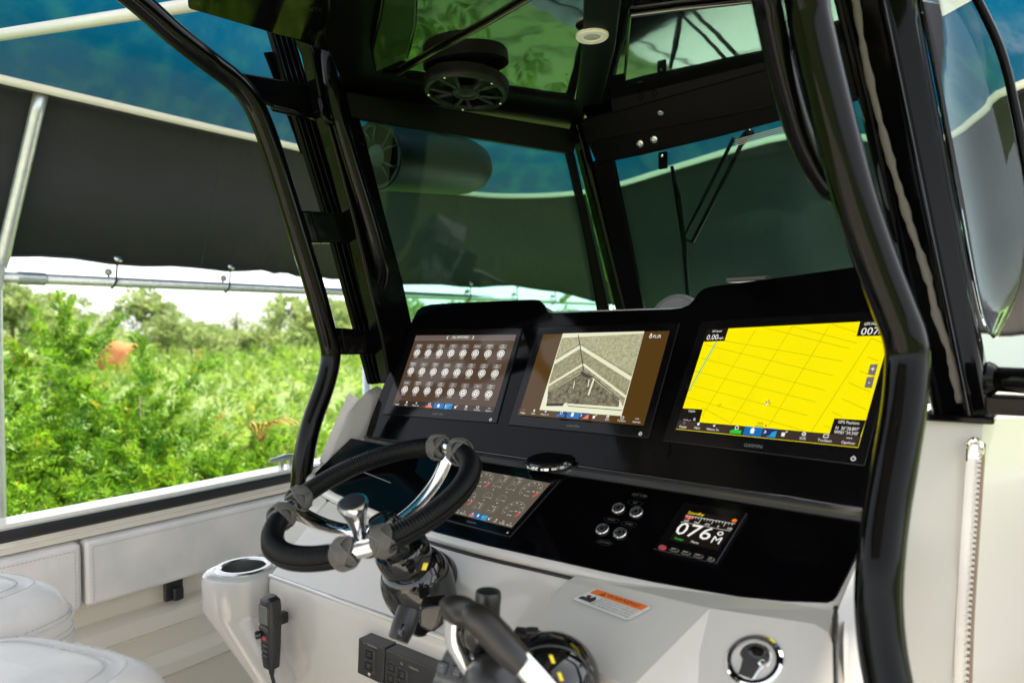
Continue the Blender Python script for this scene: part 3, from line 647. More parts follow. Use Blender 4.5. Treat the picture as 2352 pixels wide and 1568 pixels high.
# ------------------------------------------------------------------ displays
WHT = glow('screen_white', srgb(250, 248, 240), 1.0); GRYL = glow('screen_grey', srgb(150, 140, 132), 1)
INK = mat('screen_ink', (.012, .011, .01), .4)
GLY = mat('printed_grey', (.16, .16, .16), .5)
def gl(n, r, g, b, s=1.0): return MATS.get(n) or glow(n, srgb(r, g, b), s)
SB1, SB2, SBAR, SBAR2 = gl('screen_brown', 84, 66, 52), gl('screen_amber', 84, 60, 24), gl('screen_bar', 60, 48, 42), gl('screen_header', 105, 92, 86)
SYEL = gl('screen_yellow', 255, 238, 0); SLIN = gl('screen_map_line', 192, 177, 6); SCYA = gl('screen_track', 40, 190, 170)
SBLU, SORG, SCYN, SNAV = gl('screen_blue', 20, 110, 180), gl('screen_orange', 240, 120, 30), gl('screen_cyan', 40, 160, 210), gl('screen_navy', 30, 50, 110)
SRED, SGRN, SGRY4, SGR4L = gl('screen_red', 225, 60, 60), gl('screen_green', 40, 200, 60), gl('screen_taupe', 98, 90, 78), gl('screen_taupe_line', 150, 142, 130)
SBOX = gl('screen_box', 120, 112, 106); SBK = gl('screen_black', 26, 22, 18); SRING = gl('screen_ring', 70, 62, 56)
# thermal picture: procedural grain on the lit screen
def thermal(name, c1, c2, sc):
    m = mat(name, (0, 0, 0), .4, emit=(1, 1, 1), estr=1/2**EXPO); t = m.node_tree; b = t.nodes['Principled BSDF']
    n = t.nodes.new('ShaderNodeTexNoise'); n.inputs['Scale'].default_value = sc; n.inputs['Detail'].default_value = 6; n.inputs['Roughness'].default_value = .75
    r = t.nodes.new('ShaderNodeValToRGB'); r.color_ramp.elements[0].color = (*srgb(*c1), 1); r.color_ramp.elements[1].color = (*srgb(*c2), 1); r.color_ramp.elements[0].position = .36; r.color_ramp.elements[1].position = .64
    tc = t.nodes.new('ShaderNodeTexCoord'); t.links.new(tc.outputs['Object'], n.inputs['Vector']); t.links.new(n.outputs[0], r.inputs[0]); t.links.new(r.outputs[0], b.inputs['Emission Color'])
    return m
TH1 = thermal('thermal_roof', (120, 116, 84), (178, 176, 140), 160); TH2 = thermal('thermal_ground', (52, 44, 34), (150, 142, 110), 110); TH3 = thermal('thermal_far_roof', (146, 143, 108), (200, 198, 160), 170)
THW = gl('thermal_white', 240, 240, 208, .95)
PAL = [INK, WHT, GRYL, SB1, SB2, SBAR, SBAR2, SYEL, SLIN, SCYA, SBLU, SORG, SCYN, SNAV, SRED, SGRN, SGRY4, SGR4L, SBOX, SBK, SRING, TH1, TH2, TH3, THW]
ix = {m.name: i for i, m in enumerate(PAL)}
def K(n): return ix[n]
wht, gry, brn, amb, bar, hdr, yel, lin, cya = K('screen_white'), K('screen_grey'), K('screen_brown'), K('screen_amber'), K('screen_bar'), K('screen_header'), K('screen_yellow'), K('screen_map_line'), K('screen_track')
blu, org, cyn, nav, red, grn, tau, tal, boxc, bk, rng_ = K('screen_blue'), K('screen_orange'), K('screen_cyan'), K('screen_navy'), K('screen_red'), K('screen_green'), K('screen_taupe'), K('screen_taupe_line'), K('screen_box'), K('screen_black'), K('screen_ring')

def display(screen, bezel, pl_p, pl_n, lab, name='chartplotter', cat='marine display', asp=1.55, bez=.004):
    mid_ = atP(sum(p[0] for p in bezel)/4, sum(p[1] for p in bezel)/4, pl_p, pl_n)
    root = empty(name, mid_, lab, cat, None)
    m = MB(); m.prism([atP(*p, pl_p, pl_n)+pl_n*bez for p in bezel], -pl_n*(bez+.03)); m.build('bezel', mat('bezel', (.003, .003, .0035), .1, spec=.3) if 'bezel' not in MATS else MATS['bezel'], root, bevel=.0022)
    f = Face(screen, pl_p+pl_n*(bez), pl_n, asp)
    return root, f
def toolbar(f, mb, L, y=.963, thumbs=True, col=None, t1=(nav, org), t2=(cyn, blu), first=True, y0=.925):
    f.rect(mb, 0, y0, 1, 1, bar if col is None else col, L)
    it = [(.05, 'Engage'), (.145, 'Mark'), (.245, 'Where To'), (.745, 'SOS'), (.85, 'Toolbars'), (.955, 'Options')]
    h = (1-y0); ty = y0+h*.74; iy = y0+h*.3
    for u, s in it[(0 if first else 1):]: f.text(mb, s, u, ty, h*.36, wht, L*2, .95)
    if first: f.ring(mb, .05, iy, .008, .0025, gry, L*2)
    f.disc(mb, .145, iy-.004, .008, wht, L*2, 8); f.shape(mb, [(.141, iy), (.149, iy), (.145, iy+.02)][::-1], wht, L*2)
    f.shape(mb, [(.236, iy), (.254, iy-.015), (.248, iy+.016), (.245, iy+.004)][::-1], wht, L*2)
    f.ring(mb, .745, iy, .010, .005, wht, L*2); f.frame(mb, .838, iy-.014, .862, iy+.014, .003, wht, L*2)
    for k in (-1, 0, 1): f.disc(mb, .955+k*.009, iy, .003, wht, L*2, 6)
    f.rect(mb, .355, y0+.004, .42, .998, t1[0], L*2); f.shape(mb, [(.355, .998), (.42, .998), (.42, y0+h*.62), (.385, y0+h*.5), (.355, y0+h*.7)], t1[1], L*3)
    f.ring(mb, .388, y0+h*.35, .012, .004, wht, L*3, seg=10)
    f.rect(mb, .43, y0+.004, .53, .998, blu, L*2)
    f.shape(mb, [(.466, y0+h*.45), (.48, y0+h*.14), (.494, y0+h*.45)][::-1], wht, L*3); f.rect(mb, .47, y0+h*.45, .49, y0+h*.78, wht, L*3)
    f.rect(mb, .54, y0+.004, .61, .998, t2[0], L*2); f.shape(mb, [(.56, .998), (.61, .998), (.61, y0+h*.3), (.585, y0+h*.5), (.58, y0+h*.8)], t2[1], L*3)
    f.line(mb, (.545, y0+h*.35), (.556, y0+h*.5), .004, wht, L*3); f.line(mb, (.556, y0+h*.5), (.545, y0+h*.65), .004, wht, L*3)
    f.rect(mb, .635, y0+h*.35, .652, y0+h*.72, wht, L*2); f.line(mb, (.652, y0+h*.3), (.662, y0+h*.2), .005, wht, L*2)
LF = .0006
def logo(root, f, x, y, v_h=.042, pw=None):
    g_ = MB(); u, v = f.inv(x, y); f.text(g_, 'GARMIN', u, v, v_h, 0, .0006, 1.0)
    if pw:
        u, v = f.inv(*pw); f.ring(g_, u, v, .011, .0035, 1, .0006, -60, 240, 14); f.line(g_, (u, v-.022), (u, v-.004), .0035, 1, .0006)
    g_.build('lettering', [GLY, WHT], root, fixn=False)

# left display: the switch page
s1 = [(956.2, 770.7), (1186.8, 768.9), (1133.6, 948.5), (902.2, 931.2)]
r1, f = display(s1, [(948, 758), (1202, 754), (1142, 972.5), (879, 952)], DP, DN, 'left display of the upper dash showing a page of round switches')
m = MB(); f.rect(m, 0, 0, 1, 1, brn, LF); m.build('screen', PAL, r1, fixn=False)
m = MB(); f.rect(m, 0, 0, 1, .066, hdr, LF*2); f.rect(m, 0, .066, 1, .070, gry, LF*2); f.rect(m, .375, .004, .58, .062, boxc, LF*3); f.text(m, 'ALL SWITCHES', .478, .033, .046, wht, LF*4, .8)
for sx, u in ((-1, .345), (1, .605)):
    f.line(m, (u-sx*.008, .012), (u+sx*.006, .034), .006, wht, LF*3); f.line(m, (u+sx*.006, .034), (u-sx*.008, .056), .006, wht, LF*3)
names = [['AFT Bilge Pump', 'AFT Spreader', 'Anchor Light', 'Anchor Lt', 'Anchor Switch', 'Deckwash', 'FWD Bilge Pump', 'FWD Spreaders'], ['High Water Bilge', 'Horn', 'MID Bilge Pump', 'Navigation', 'Port Bait Safety', 'PORT Outrig', 'PORT Pulldown', 'Raw Water'], ['Spotlight', 'STBD Bait Safety', 'STBD Outrig', 'STBD Pulldown', 'Vent Close', 'Vent Open', 'Wiper', 'Wiper Washer']]
for j in range(3):
    for i in range(8):
        u = .073+.1195*i; v = (.25, .51, .772)[j]; vl = v-.093
        f.rect(m, u-.037, vl-.03, u+.037, vl+.03, boxc, LF*2)
        wds = names[j][i].split(); lns = [' '.join(wds[:-1]), wds[-1]] if len(wds) > 1 else wds
        for q, t_ in enumerate(lns): f.text(m, t_, u, vl + (q-(len(lns)-1)/2)*.027, .025, wht, LF*3, .68)
        f.disc(m, u, v, .033, wht, LF*2, 18); f.ring(m, u, v, .027, .006, rng_, LF*3, seg=16)
        for a_ in (30, 150, 270): f.line(m, (u, v), (u+.014*math.cos(math.radians(a_)), v-.014*math.sin(math.radians(a_))*f.asp), .005, rng_, LF*3)
        f.text(m, 'On' if (i*3+j*5) % 7 in (2, 4) else 'On/Off', u, v+.068, .024, wht, LF*2, .9)
toolbar(f, m, LF*2); m.build('screen_graphics', PAL, r1, fixn=False); logo(r1, f, 1005, 951, .045, (1127, 963.5))
# middle display: thermal camera picture
s2 = [(1248.7, 768), (1538.5, 759.9), (1478.6, 977.3), (1191, 953)]
r2, f = display(s2, [(1237.5, 752), (1563, 742), (1490.6, 1008), (1168, 976)], DP, DN, 'middle display of the upper dash showing a grey thermal camera picture')
m = MB(); f.rect(m, 0, 0, 1, 1, amb, LF); m.build('screen', PAL, r2, fixn=False)
m = MB()
def z2(pts): return [f.inv(1163.7+x/4.923, 722.7+y/4.923) for x, y in pts]
def zp(pts, mi, l): m.poly([f.at(u, v, l) for u, v in z2(pts)], mi)
def zl(pts, wd, mi, l):
    q = z2(pts)
    for a_, b_ in zip(q[:-1], q[1:]): f.line(m, a_, b_, wd, mi, l)
th1, th2, th3, thw = K('thermal_roof'), K('thermal_ground'), K('thermal_far_roof'), K('thermal_white')
zp([(638, 214), (372, 1082), (1300, 1146), (1560, 190)], thw, LF*2)
zp([(628, 265), (1556, 215), (1410, 725), (838, 362), (548, 540)], th3, LF*3)
zp([(545, 556), (838, 372), (1405, 740), (1350, 935), (870, 556), (475, 800)], th1, LF*3)
zp([(475, 815), (870, 575), (1345, 945), (1318, 1040), (1280, 960), (876, 640), (470, 880)], th1, LF*3)
zp([(470, 885), (876, 645), (1280, 965), (1270, 1050), (700, 1012), (690, 1035), (455, 1035)], th2, LF*3)
zl([(815, 235), (838, 365), (865, 555), (878, 640)], .006, 0, LF*5)
zl([(470, 882), (876, 636), (1000, 722), (1280, 960)], .005, 0, LF*4.5)
zl([(545, 548), (838, 366), (1410, 728)], .026, thw, LF*4); zl([(472, 806), (870, 564), (1348, 930)], .016, thw, LF*4)
zl([(560, 500), (836, 338), (1420, 690)], .01, th1, LF*4)
zl([(995, 725), (930, 915)], .012, thw, LF*5); zl([(775, 755), (760, 840)], .006, thw, LF*5); zl([(940, 735), (925, 820)], .007, thw, LF*5)
zp([(838, 660), (870, 645), (980, 715), (900, 715), (870, 700)], K('screen_bar'), LF*4)
zl([(700, 1018), (1310, 1060)], .012, thw, LF*5); zl([(700, 1036), (1310, 1086)], .005, 0, LF*5); zl([(455, 1018), (640, 1022)], .02, bar, LF*4.6)
zp([(640, 1038), (660, 1005), (690, 998), (700, 1040)], thw, LF*5)
f.text(m, 'FLIR', .925, .062, .05, wht, LF*3, 1.0); f.ring(m, .88, .062, .010, .004, wht, LF*3); f.shape(m, [(.872, .045), (.88, .02), (.888, .045)][::-1], wht, LF*3)
toolbar(f, m, LF*6, col=amb, t1=(nav, blu), t2=(nav, org)); m.build('screen_graphics', PAL, r2, fixn=False); logo(r2, f, 1316, 978.5, .042, (1471, 996))
# right display: yellow chart
s3 = [(1625.6, 756.9), (2054, 735), (1971.3, 1028.3), (1553.2, 985.6)]
r3, f = display(s3, [(1611, 738), (2078, 712), (1987.5, 1071.9), (1522.5, 1013.7)], DP, DN, 'right display of the upper dash showing a bright yellow chart')
m = MB(); f.rect(m, 0, 0, 1, 1, yel, LF); m.build('screen', PAL, r3, fixn=False)
m = MB()
def z3(pts): return [f.inv(1470+x/2.667, 612.5+y/2.667) for x, y in pts]
def yl(pts, wd=.003, mi=lin, l=LF*2):
    q = z3(pts)
    for a_, b_ in zip(q[:-1], q[1:]): f.line(m, a_, b_, wd, mi, l)
for s in ([(540, 385), (545, 387)], [(715, 378), (385, 910)], [(935, 368), (555, 965)], [(1165, 357), (790, 975)], [(1415, 445), (1050, 1010)], [(750, 372), (1285, 503)], [(520, 455), (1243, 580)], [(925, 365), (1330, 470)], [(1175, 355), (1325, 402)], [(400, 480), (1185, 668)], [(375, 560), (1140, 760)], [(335, 640), (1080, 830)], [(330, 730), (1028, 913)], [(290, 800), (1000, 1003)], [(385, 865), (560, 960)], [(1395, 553), (1460, 578)], [(1345, 640), (1440, 672)], [(1280, 712), (1415, 770)], [(1235, 808), (1385, 875)], [(1180, 890), (1240, 920)], [(1415, 440), (1490, 468)], [(1130, 972), (1165, 990)]): yl(s)
yl([(470, 462), (300, 765)], .007, cya, LF*3)
def z3p(pts, mi, l): m.poly([f.at(u, v, l) for u, v in z3(pts)], mi)
z3p([(413, 385), (388, 462), (519, 457), (545, 377)], bk, LF*3); z3p([(1350, 337), (1327, 428), (1536, 424), (1562, 326)], bk, LF*3)
z3p([(260, 868), (234, 948), (364, 958), (386, 875)], bk, LF*3); z3p([(1192, 930), (1160, 1030), (1350, 1046), (1385, 942)], bk, LF*3)
def z3t(s, x, y, h, mi=wht, wd=1.0, l=LF*4):
    u, v = f.inv(1470+x/2.667, 612.5+y/2.667); f.text(m, s, u, v, h, mi, l, wd)
z3t('GPS Speed', 473, 398, .028, wht, .8); z3t('0.00', 446, 436, .075, wht, .95); z3t('mph', 497, 440, .034, wht, .9)
z3t('GPS Hdg (COG)', 1452, 352, .032, wht, .8); z3t('007', 1410, 400, .085, wht, 1.0); z3t('°', 1473, 388, .06); z3t('M', 1473, 408, .035)
z3t('Depth', 320, 886, .03, wht, .9); z3t('---.-', 292, 938, .05, wht, 1.1); z3t('ft', 336, 937, .04)
z3t('GPS Position', 1280, 957, .034, wht, .82); z3t("N  26°38.897'", 1270, 994, .036, wht, .8); z3t("W081°39.343'", 1264, 1020, .036, wht, .8)
z3t('300ft', 738, 961, .03, bk, .9, LF*2); yl([(708, 975), (758, 980)], .003, bk)
z3p([(764, 974), (779, 968), (775, 985), (771, 976)], bk, LF*3)
for bx, s in (((1412, 600, 1395, 662, 1441, 667, 1459, 598), '+'), ((1391, 678, 1375, 742, 1421, 745, 1438, 676), '-')):
    z3p([(bx[0], bx[1]), (bx[2], bx[3]), (bx[4], bx[5]), (bx[6], bx[7])], boxc, LF*3); z3t(s, sum(bx[::2])/4, sum(bx[1::2])/4, .06)
for q in range(14):
    a_, b_ = random.uniform(-18, 18), random.uniform(-14, 14); z3p([(780+a_, 830+b_*.8-a_*.4), (782+a_, 838+b_*.8-a_*.4), (790+a_, 834+b_*.8-a_*.4)], [bk, gry, wht][q % 3], LF*(3+q*.05))
for q in range(7):
    a_, b_ = random.uniform(-10, 10), random.uniform(-8, 8); z3p([(487+a_, 848+b_), (488+a_, 853+b_), (493+a_, 850+b_)], [bk, gry][q % 2], LF*(3+q*.05))
toolbar(f, m, LF*5, t1=(bar, grn), t2=(nav, cyn), y0=.917); m.build('screen_graphics', PAL, r3, fixn=False); logo(r3, f, 1730, 1024, .042, (1960, 1053))
# lower display: engine gauges
s4 = [(1104, 1080), (1265, 1109.7), (1175.5, 1212.5), (1029, 1175.4)]
r4, f = display(s4, [(1100, 1068), (1290, 1103), (1172, 1236), (985, 1186)], LPT, LN, 'display in the lower dash behind the wheel showing engine gauges', asp=1.5)
m = MB(); f.rect(m, 0, 0, 1, 1, tau, LF); m.build('screen', PAL, r4, fixn=False)
m = MB()
def z4(x, y): return f.inv(1029+x/8, 1053.5+y/8)
for x, y in ((645, 405), (1525, 580), (335, 735), (1205, 940)):
    u, v = z4(x, y); f.ring(m, u, v, .125, .006, tal, LF*2, -225, 45, 28); f.ring(m, u, v, .075, .003, tal, LF*2, -200, 20, 20)
    for k, t_ in enumerate(('0', '10', '20', '30', '40', '50', '60')):
        a_ = math.radians(-215+k*37); f.text(m, t_, u+.098*math.cos(a_), v+.098*1.5*math.sin(a_), .034, wht, LF*2, .9)
    f.ring(m, u, v, .118, .02, red, LF*2.5, 8, 42, 8); f.text(m, '-----', u-.015, v+.03, .05, wht, LF*2, .9); f.text(m, 'OFF', u+.045, v+.02, .03, wht, LF*2.2, .9); f.text(m, 'rpm x100', u, v+.12, .03, wht, LF*2, .8)
for x, y in ((905, 500), (1150, 550), (725, 695), (975, 750)):
    u, v = z4(x, y); f.ring(m, u, v, .062, .004, tal, LF*2, -190, 10, 18); f.text(m, '----', u-.012, v+.02, .04, wht, LF*2, .9); f.text(m, 'PSI', u+.02, v+.01, .024, wht, LF*2, .8); f.text(m, '0', u-.05, v+.02, .028, wht, LF*2); f.text(m, '80', u+.055, v+.02, .028, wht, LF*2); f.text(m, 'Oil', u-.01, v+.085, .028, wht, LF*2)
for x, y in ((1030, 365), (1280, 410), (565, 865), (815, 925)):
    u, v = z4(x, y); f.frame(m, u-.062, v-.075, u+.062, v+.075, .003, tal, LF*2); f.text(m, 'Fuel Level', u+.005, v-.05, .028, wht, LF*2, .85); f.text(m, '---', u-.025, v+.035, .05, wht, LF*2); f.text(m, '0%', u+.03, v, .034, wht, LF*2); f.text(m, 'gal', u+.03, v+.035, .028, wht, LF*2)
toolbar(f, m, LF*3, col=tau, t1=(blu, org), t2=(cyn, cyn), first=False, y0=.895); m.build('screen_graphics', PAL, r4, fixn=False); logo(r4, f, 1083, 1199.5, .06, (1166, 1223))
# autopilot
s5 = [(1582, 1173), (1697, 1192), (1649, 1264), (1537, 1239)]
r5, f = display(s5, [(1574, 1157), (1719, 1182), (1647, 1300), (1501, 1265)], LPT, LN, 'small square autopilot display at the right of the lower dash reading 076', 'autopilot_display', 'autopilot', 1.15, .007)
m = MB(); f.rect(m, 0, 0, 1, 1, bk, LF); m.build('screen', PAL, r5, fixn=False)
YT = gl('screen_yellow_text', 250, 220, 40, 1.0); PAL5 = PAL + [YT]; yt = len(PAL)
m = MB(); f.rect(m, 0, 0, 1, .13, nav, LF*1.5) if False else None
f.text(m, 'Standby', .19, .065, .13, yt, LF*3, .95); f.rect(m, .02, .17, .18, .25, red, LF*2); f.rect(m, 0, .155, 1, .165, wht, LF*2)
for k in range(16):
    u = .05+k*.06; f.rect(m, u-.004, .165, u+.004, .22+(.07 if k % 4 == 1 else 0), wht, LF*2.5)
for k, t_ in enumerate(('045', '060', '075', 'E', '105')): f.text(m, t_, .1+k*.215, .335, .085, wht, LF*3, .9)
f.rect(m, 0, .385, 1, .393, wht, LF*2); f.text(m, '076', .37, .62, .56, wht, LF*3, 1.02); f.ring(m, .86, .52, .055, .022, wht, LF*3); f.text(m, 'M', .87, .74, .3, wht, LF*3, .95); f.disc(m, .95, .075, .045, org, LF*3)
f.text(m, 'Engage', .19, .925, .085, grn, LF*3, .95); f.text(m, 'Menu', .52, .925, .085, wht, LF*3, .95); m.build('screen_graphics', PAL5, r5, fixn=False)
for (x, y), nm in zip(((1522, 1258), (1549, 1264), (1576, 1271), (1604, 1278), (1633, 1286)), ('a', 'b', 'c', 'd', 'e')):
    c = f.px(x, y); ax = (Vector((1, 0, 0)), Vector((0, 0, 1)).cross(LN).cross(LN).normalized()*-1, LN)
    m = MB(); wd = .019 if nm in 'bcd' else .014
    m.ball(c+LN*.001, (wd/2+.001, .006, .004), 14, ax=(ax[0], LN.cross(ax[0]).normalized(), LN))
    o = m.build('button', mat('red_button', (.35, .03, .04), .3) if nm == 'a' else PLASG, r5, smooth=True)
    if nm == 'a': o['label'] = 'red button at the lower left of the autopilot'
    u, v = f.inv(x, y); m = MB()
    if nm in 'bcd': f.line(m, (u-.05, v), (u+.05, v), .02, 0, .0055)
    elif nm == 'a': f.text(m, 'STBY', u, v, .05, 0, .0055)
    else: f.ring(m, u, v, .03, .01, 0, .0055)
    m.build('button_mark', [GRYL], r5, fixn=False)

# trim tab buttons with engraved captions
def lbtn(px, py, lab):
    c = onL(px, py); r = empty('trim_button', c, lab, 'push button', 'round steel trim tab buttons')
    m = MB(); m.lathe(c, LN, [(.0135, 0), (.0138, .003), (.0125, .005), (.0098, .0055), (.0092, .003)], 28, cap=False); m.build('bezel_ring', STEEL, r, smooth='auto')
    m = MB(); m.lathe(c, LN, [(.0102, 0), (.0102, .0035), (.0095, .0042), (.002, .0044)], 24); m.build('cap', PLASG, r, smooth='auto')
    m = MB(); m.lathe(c, LN, [(.0062, .0045), (.0062, .0050), (.0046, .0050), (.0046, .0045)], 20, cap=False); m.build('ring_mark', mat('ring_grey', (.05, .05, .05), .3) if 'ring_grey' not in MATS else MATS['ring_grey'], r, smooth='auto')
lbtn(1421, 1168, 'upper left trim tab button of the four'); lbtn(1462, 1177, 'upper right trim tab button of the four')
lbtn(1384, 1216, 'lower left trim tab button of the four'); lbtn(1425, 1225, 'lower right trim tab button of the four')
f = Face([(1400, 1120), (1520, 1138), (1470, 1230), (1345, 1205)], LPT, LN, 1.0)
m = MB()
for t_, x, y in (('TRIM TABS', 1469, 1138), ('UP', 1459, 1155), ('PORT', 1405, 1194.5), ('STBD', 1445, 1204), ('DOWN', 1389, 1246)):
    u, v = f.inv(x, y); f.text(m, t_, u, v, .058, 0, .0012, 1.0)
    e = [(u+.14*math.cos(k*.314), v+.055*math.sin(k*.314)) for k in range(21)]
    for a_, b_ in zip(e[:-1], e[1:]): f.line(m, a_, b_, .006, 1, .001)
m.build('captions', [mat('caption_grey', (.11, .11, .11), .5), mat('caption_rim', (.03, .03, .03), .3)], con, fixn=False)
# small spare marks of the unlit port panel
m = MB(); f2 = Face([(880, 1087), (1000, 1100), (990, 1140), (850, 1120)], LPT, LN, 2); m2 = MB(); 
m2.tube([onL(826, 1080, .002), onL(897, 1108, .002)], .0012, 5); m2.build('panel_seam', GLY, con)
# round puck on the ledge
c = onL(1252, 1064, .012); m = MB(); m.lathe(c+Vector((0, .02, -.006)), (0, -.12, 1), [(.052, 0), (.056, .003), (.057, .010), (.053, .015), (.03, .0155)], 40)
pk = m.build('charger_puck', PLASG, smooth='auto'); tag(pk, 'flat black charging puck on the dash ledge behind the wheel', 'charger')
m = MB(); m.lathe(c+Vector((0, .02, -.006)), (0, -.12, 1), [(.0565, .0025), (.0585, .004), (.0585, .009), (.0568, .0105)], 40, cap=False); m.build('puck_ring', CHROME, pk, smooth='auto')

# warning label on the raised block
n_ = TN
f = Face([(1368.7, 1352), (1498, 1394), (1442, 1425), (1314, 1375.5)], A2+n_*.0025, n_, 1.75)
LW, LO, LK = mat('label_white', (.62, .62, .58), .4), mat('label_orange', (.75, .16, .02), .4), mat('label_ink', (.03, .03, .03), .5)
m = MB(); 
q = [(.04, 0), (.96, 0), (1, .08), (1, .92), (.96, 1), (.04, 1), (0, .92), (0, .08)][::-1]
m.prism([f.at(u, v, .0012) for u, v in q], -n_*.001)
lb_ = m.build('warning_label', LW); tag(lb_, 'white and orange warning label on the raised block beside the lever', 'warning label')
m = MB(); f.rect(m, .04, .02, .96, .36, 0, .0016); f.shape(m, [(.2, .3), (.25, .07), (.3, .3)][::-1], 1, .002); f.shape(m, [(.235, .25), (.25, .14), (.265, .25)][::-1], 0, .0024)
f.text(m, 'WARNING', .6, .19, .24, 1, .002, .85)
f.rect(m, .05, .66, .3, .86, 1, .0016); f.disc(m, .13, .55, .04, 1, .0016); f.line(m, (.13, .58), (.2, .7), .05, 1, .0018); f.shape(m, [(.18, .68), (.22, .45), (.3, .62), (.3, .7)], 1, .0018); f.rect(m, .335, .42, .345, .94, 1, .0016)
for k, t_ in enumerate(('Abrupt maneuvers may cause', 'falls overboard or within boat.', 'Avoid serious injury or death.', 'Use handholds while underway.')): f.text(m, t_, .665, .46+k*.135, .115, 1, .0018, .74)
m.build('print', [LO, LK], lb_, fixn=False)

# chrome flush latch
ln = JN; c = onJ(1732, 1516)
lat = empty('flush_latch', c, 'round chrome flush latch on the white panel at the bottom right', 'latch')
m = MB(); m.lathe(c, ln, [(.0405, -.001), (.0405, .002), (.037, .0045), (.031, .0035), (.0295, -.002), (.0285, -.008), (.001, -.009)], 48, cap=False); m.build('ring', CHROME, lat, smooth='auto')
ux = Vector((0, 0, 1)).cross(ln).normalized(); uy = ln.cross(ux)
def lp(x, y, z=0): return c + ux*x + uy*y + ln*z
m = MB(); pts = [lp(.022*math.cos(t), .006+.020*math.sin(t), .001) for t in [math.radians(d) for d in range(-25, 206, 12)]] + [lp(-.014, -.008, .001), lp(-.011, -.03, .001), lp(.011, -.03, .001), lp(.014, -.008, .001)]
m.prism(pts, ln*.003); m.build('paddle', STEEL, lat, bevel=.002, bseg=3)
m = MB(); m.tube(pts+[pts[0]], .0014, 6); m.build('paddle_edge', CHROME, lat, smooth=True)
m = MB(); m.lathe(lp(.014, .0, .003), ln, [(.006, 0), (.006, .002), (.0035, .003), (.003, .001)], 20); m.build('lock', CHROME, lat, smooth='auto')
m = MB(); m.ball(lp(0, .012, .003), (.014, .010, .003), 16, ax=(ux, uy, ln)); m.build('thumb_recess', PLASG, lat, smooth=True)

# ================================================================== T-TOP, WINDSHIELD, PILLARS
HZ = .70
tt = empty('hardtop', rel(ycl, 1, HZ), 'gloss black hardtop roof with its pipe legs, pillars and headers over the helm', 'hardtop')
CEIL = mat('ceiling_gloss_black', (.004, .004, .004), .02, spec=.5, coat=.5, bump=(2.0, .12, .02)); CEIL.node_tree.nodes['Principled BSDF'].inputs['IOR'].default_value = 2.0
m = MB(); m.prism([rel(-1.46, -.75, HZ+.012), rel(.0, -.75, HZ+.012), rel(.0, 1.75, HZ+.012), rel(-.4, 2.10, HZ+.012), rel(-1.35, 2.10, HZ+.012), rel(-1.46, 1.75, HZ+.012)], Vector((0, 0, .085))); m.build('roof_panel', CEIL, tt, bevel=.02, bseg=4)  # aft and starboard edges stretched out of view to shade the cockpit
def ceil(pts, z0, th, name, mt, bev=.006):
    m = MB(); m.prism([atZ(x, y, z0) for x, y in pts], Vector((0, 0, th))); return m.build(name, mt, tt, bevel=bev, bseg=3)
ceil([(874, 196), (1000, 123), (1120, 58), (1238, -12), (1350, -60), (1345, 40), (1330, 232), (1180, 222), (1000, 205)], HZ, .011, 'ceiling_panel', CEIL)
ceil([(1445, 40), (1560, 25), (1740, 5), (1830, -10), (1810, 120), (1620, 170), (1430, 215)], HZ-.001, .012, 'ceiling_panel', CEIL)
ceil([(1342, -30), (1432, -30), (1412, 120), (1380, 240), (1322, 246), (1338, 120)], HZ-.012, .023, 'roof_beam', BLKM, .004)
ceil([(880, -40), (962, -40), (958, 60), (940, 135), (862, 170), (850, 120), (868, 40)], HZ-.03, .04, 'roof_rib', BLK, .008)
ceil([(432, 22), (640, 82), (700, 96), (760, 60), (760, -40), (430, -40)], HZ-.02, .03, 'roof_flange', BLK, .006)

ceil([(745, 95), (800, 222), (1060, 262), (1336, 304), (1342, 236), (1100, 205), (880, 176), (862, -40), (745, -40)], HZ-.004, .016, 'roof_edge', BLKM, .004)
# planes of the windshield panes
CT = atX(1322, 300, -1.30); CB = atX(1424, 708, -1.30); TT_ = atX(812, 268, -1.62)
PN = (CB-CT).cross(TT_-CT).normalized(); FN = (CB-CT).cross(Vector((1, 0, 0))).normalized()
if PN.dot(OFF-CT) < 0: PN = -PN
if FN.dot(OFF-CT) < 0: FN = -FN
def onP(x, y, l=0): return atP(x, y, CT+PN*l, PN)
def onF(x, y, l=0): return atP(x, y, CT+FN*l, FN)
ws = empty('windshield', CB, 'green tinted windshield of two panes in black frames ahead of the dash', 'windshield')
m = MB(); m.prism([onP(*p) for p in [(806, 258), (1322, 338), (1416, 735), (925, 735), (870, 560)]], -PN*.006); g1 = m.build('pane', GLASS, ws); g1['label'] = 'port pane'
m = MB(); m.prism([onF(*p) for p in [(1375, 350), (1830, 240), (1990, 205), (2075, 740), (1440, 740)]], -FN*.006); g2 = m.build('pane', GLASS, ws); g2['label'] = 'front pane'
def bar(pl, pts, th, name, mt=BLK, l=0, par=None, bev=.004):
    m = MB(); nn = PN if pl is onP else FN
    m.prism([pl(x, y, l+th) for x, y in pts], -nn*th); return m.build(name, mt, par or ws, bevel=bev, bseg=3)
bar(onP, [(792, 208), (1000, 245), (1332, 300), (1318, 354), (1305, 352), (1000, 302), (806, 270)], .045, 'port_header', BLKM, l=.003)
bar(onP, [(1300, 350), (1320, 352), (1402, 720), (1376, 722), (1345, 545), (1310, 390)], .014, 'frame_strip', BLKM, l=.0015)
m = MB(); d_ = (CB-CT); m.prism([CT-PN*.0+Vector((-.012, -.03, .02)), CT+Vector((.03, -.05, .02)), CT+Vector((.045, -.02, .02)), CT+Vector((.02, .02, .02))], d_*1.05); m.build('corner_post', BLK, ws, bevel=.006, bseg=3)
bar(onF, [(1360, 372), (1405, 360), (1478, 706), (1475, 722), (1432, 722), (1398, 540)], .022, 'frame_strip', BLKM, l=.0015)
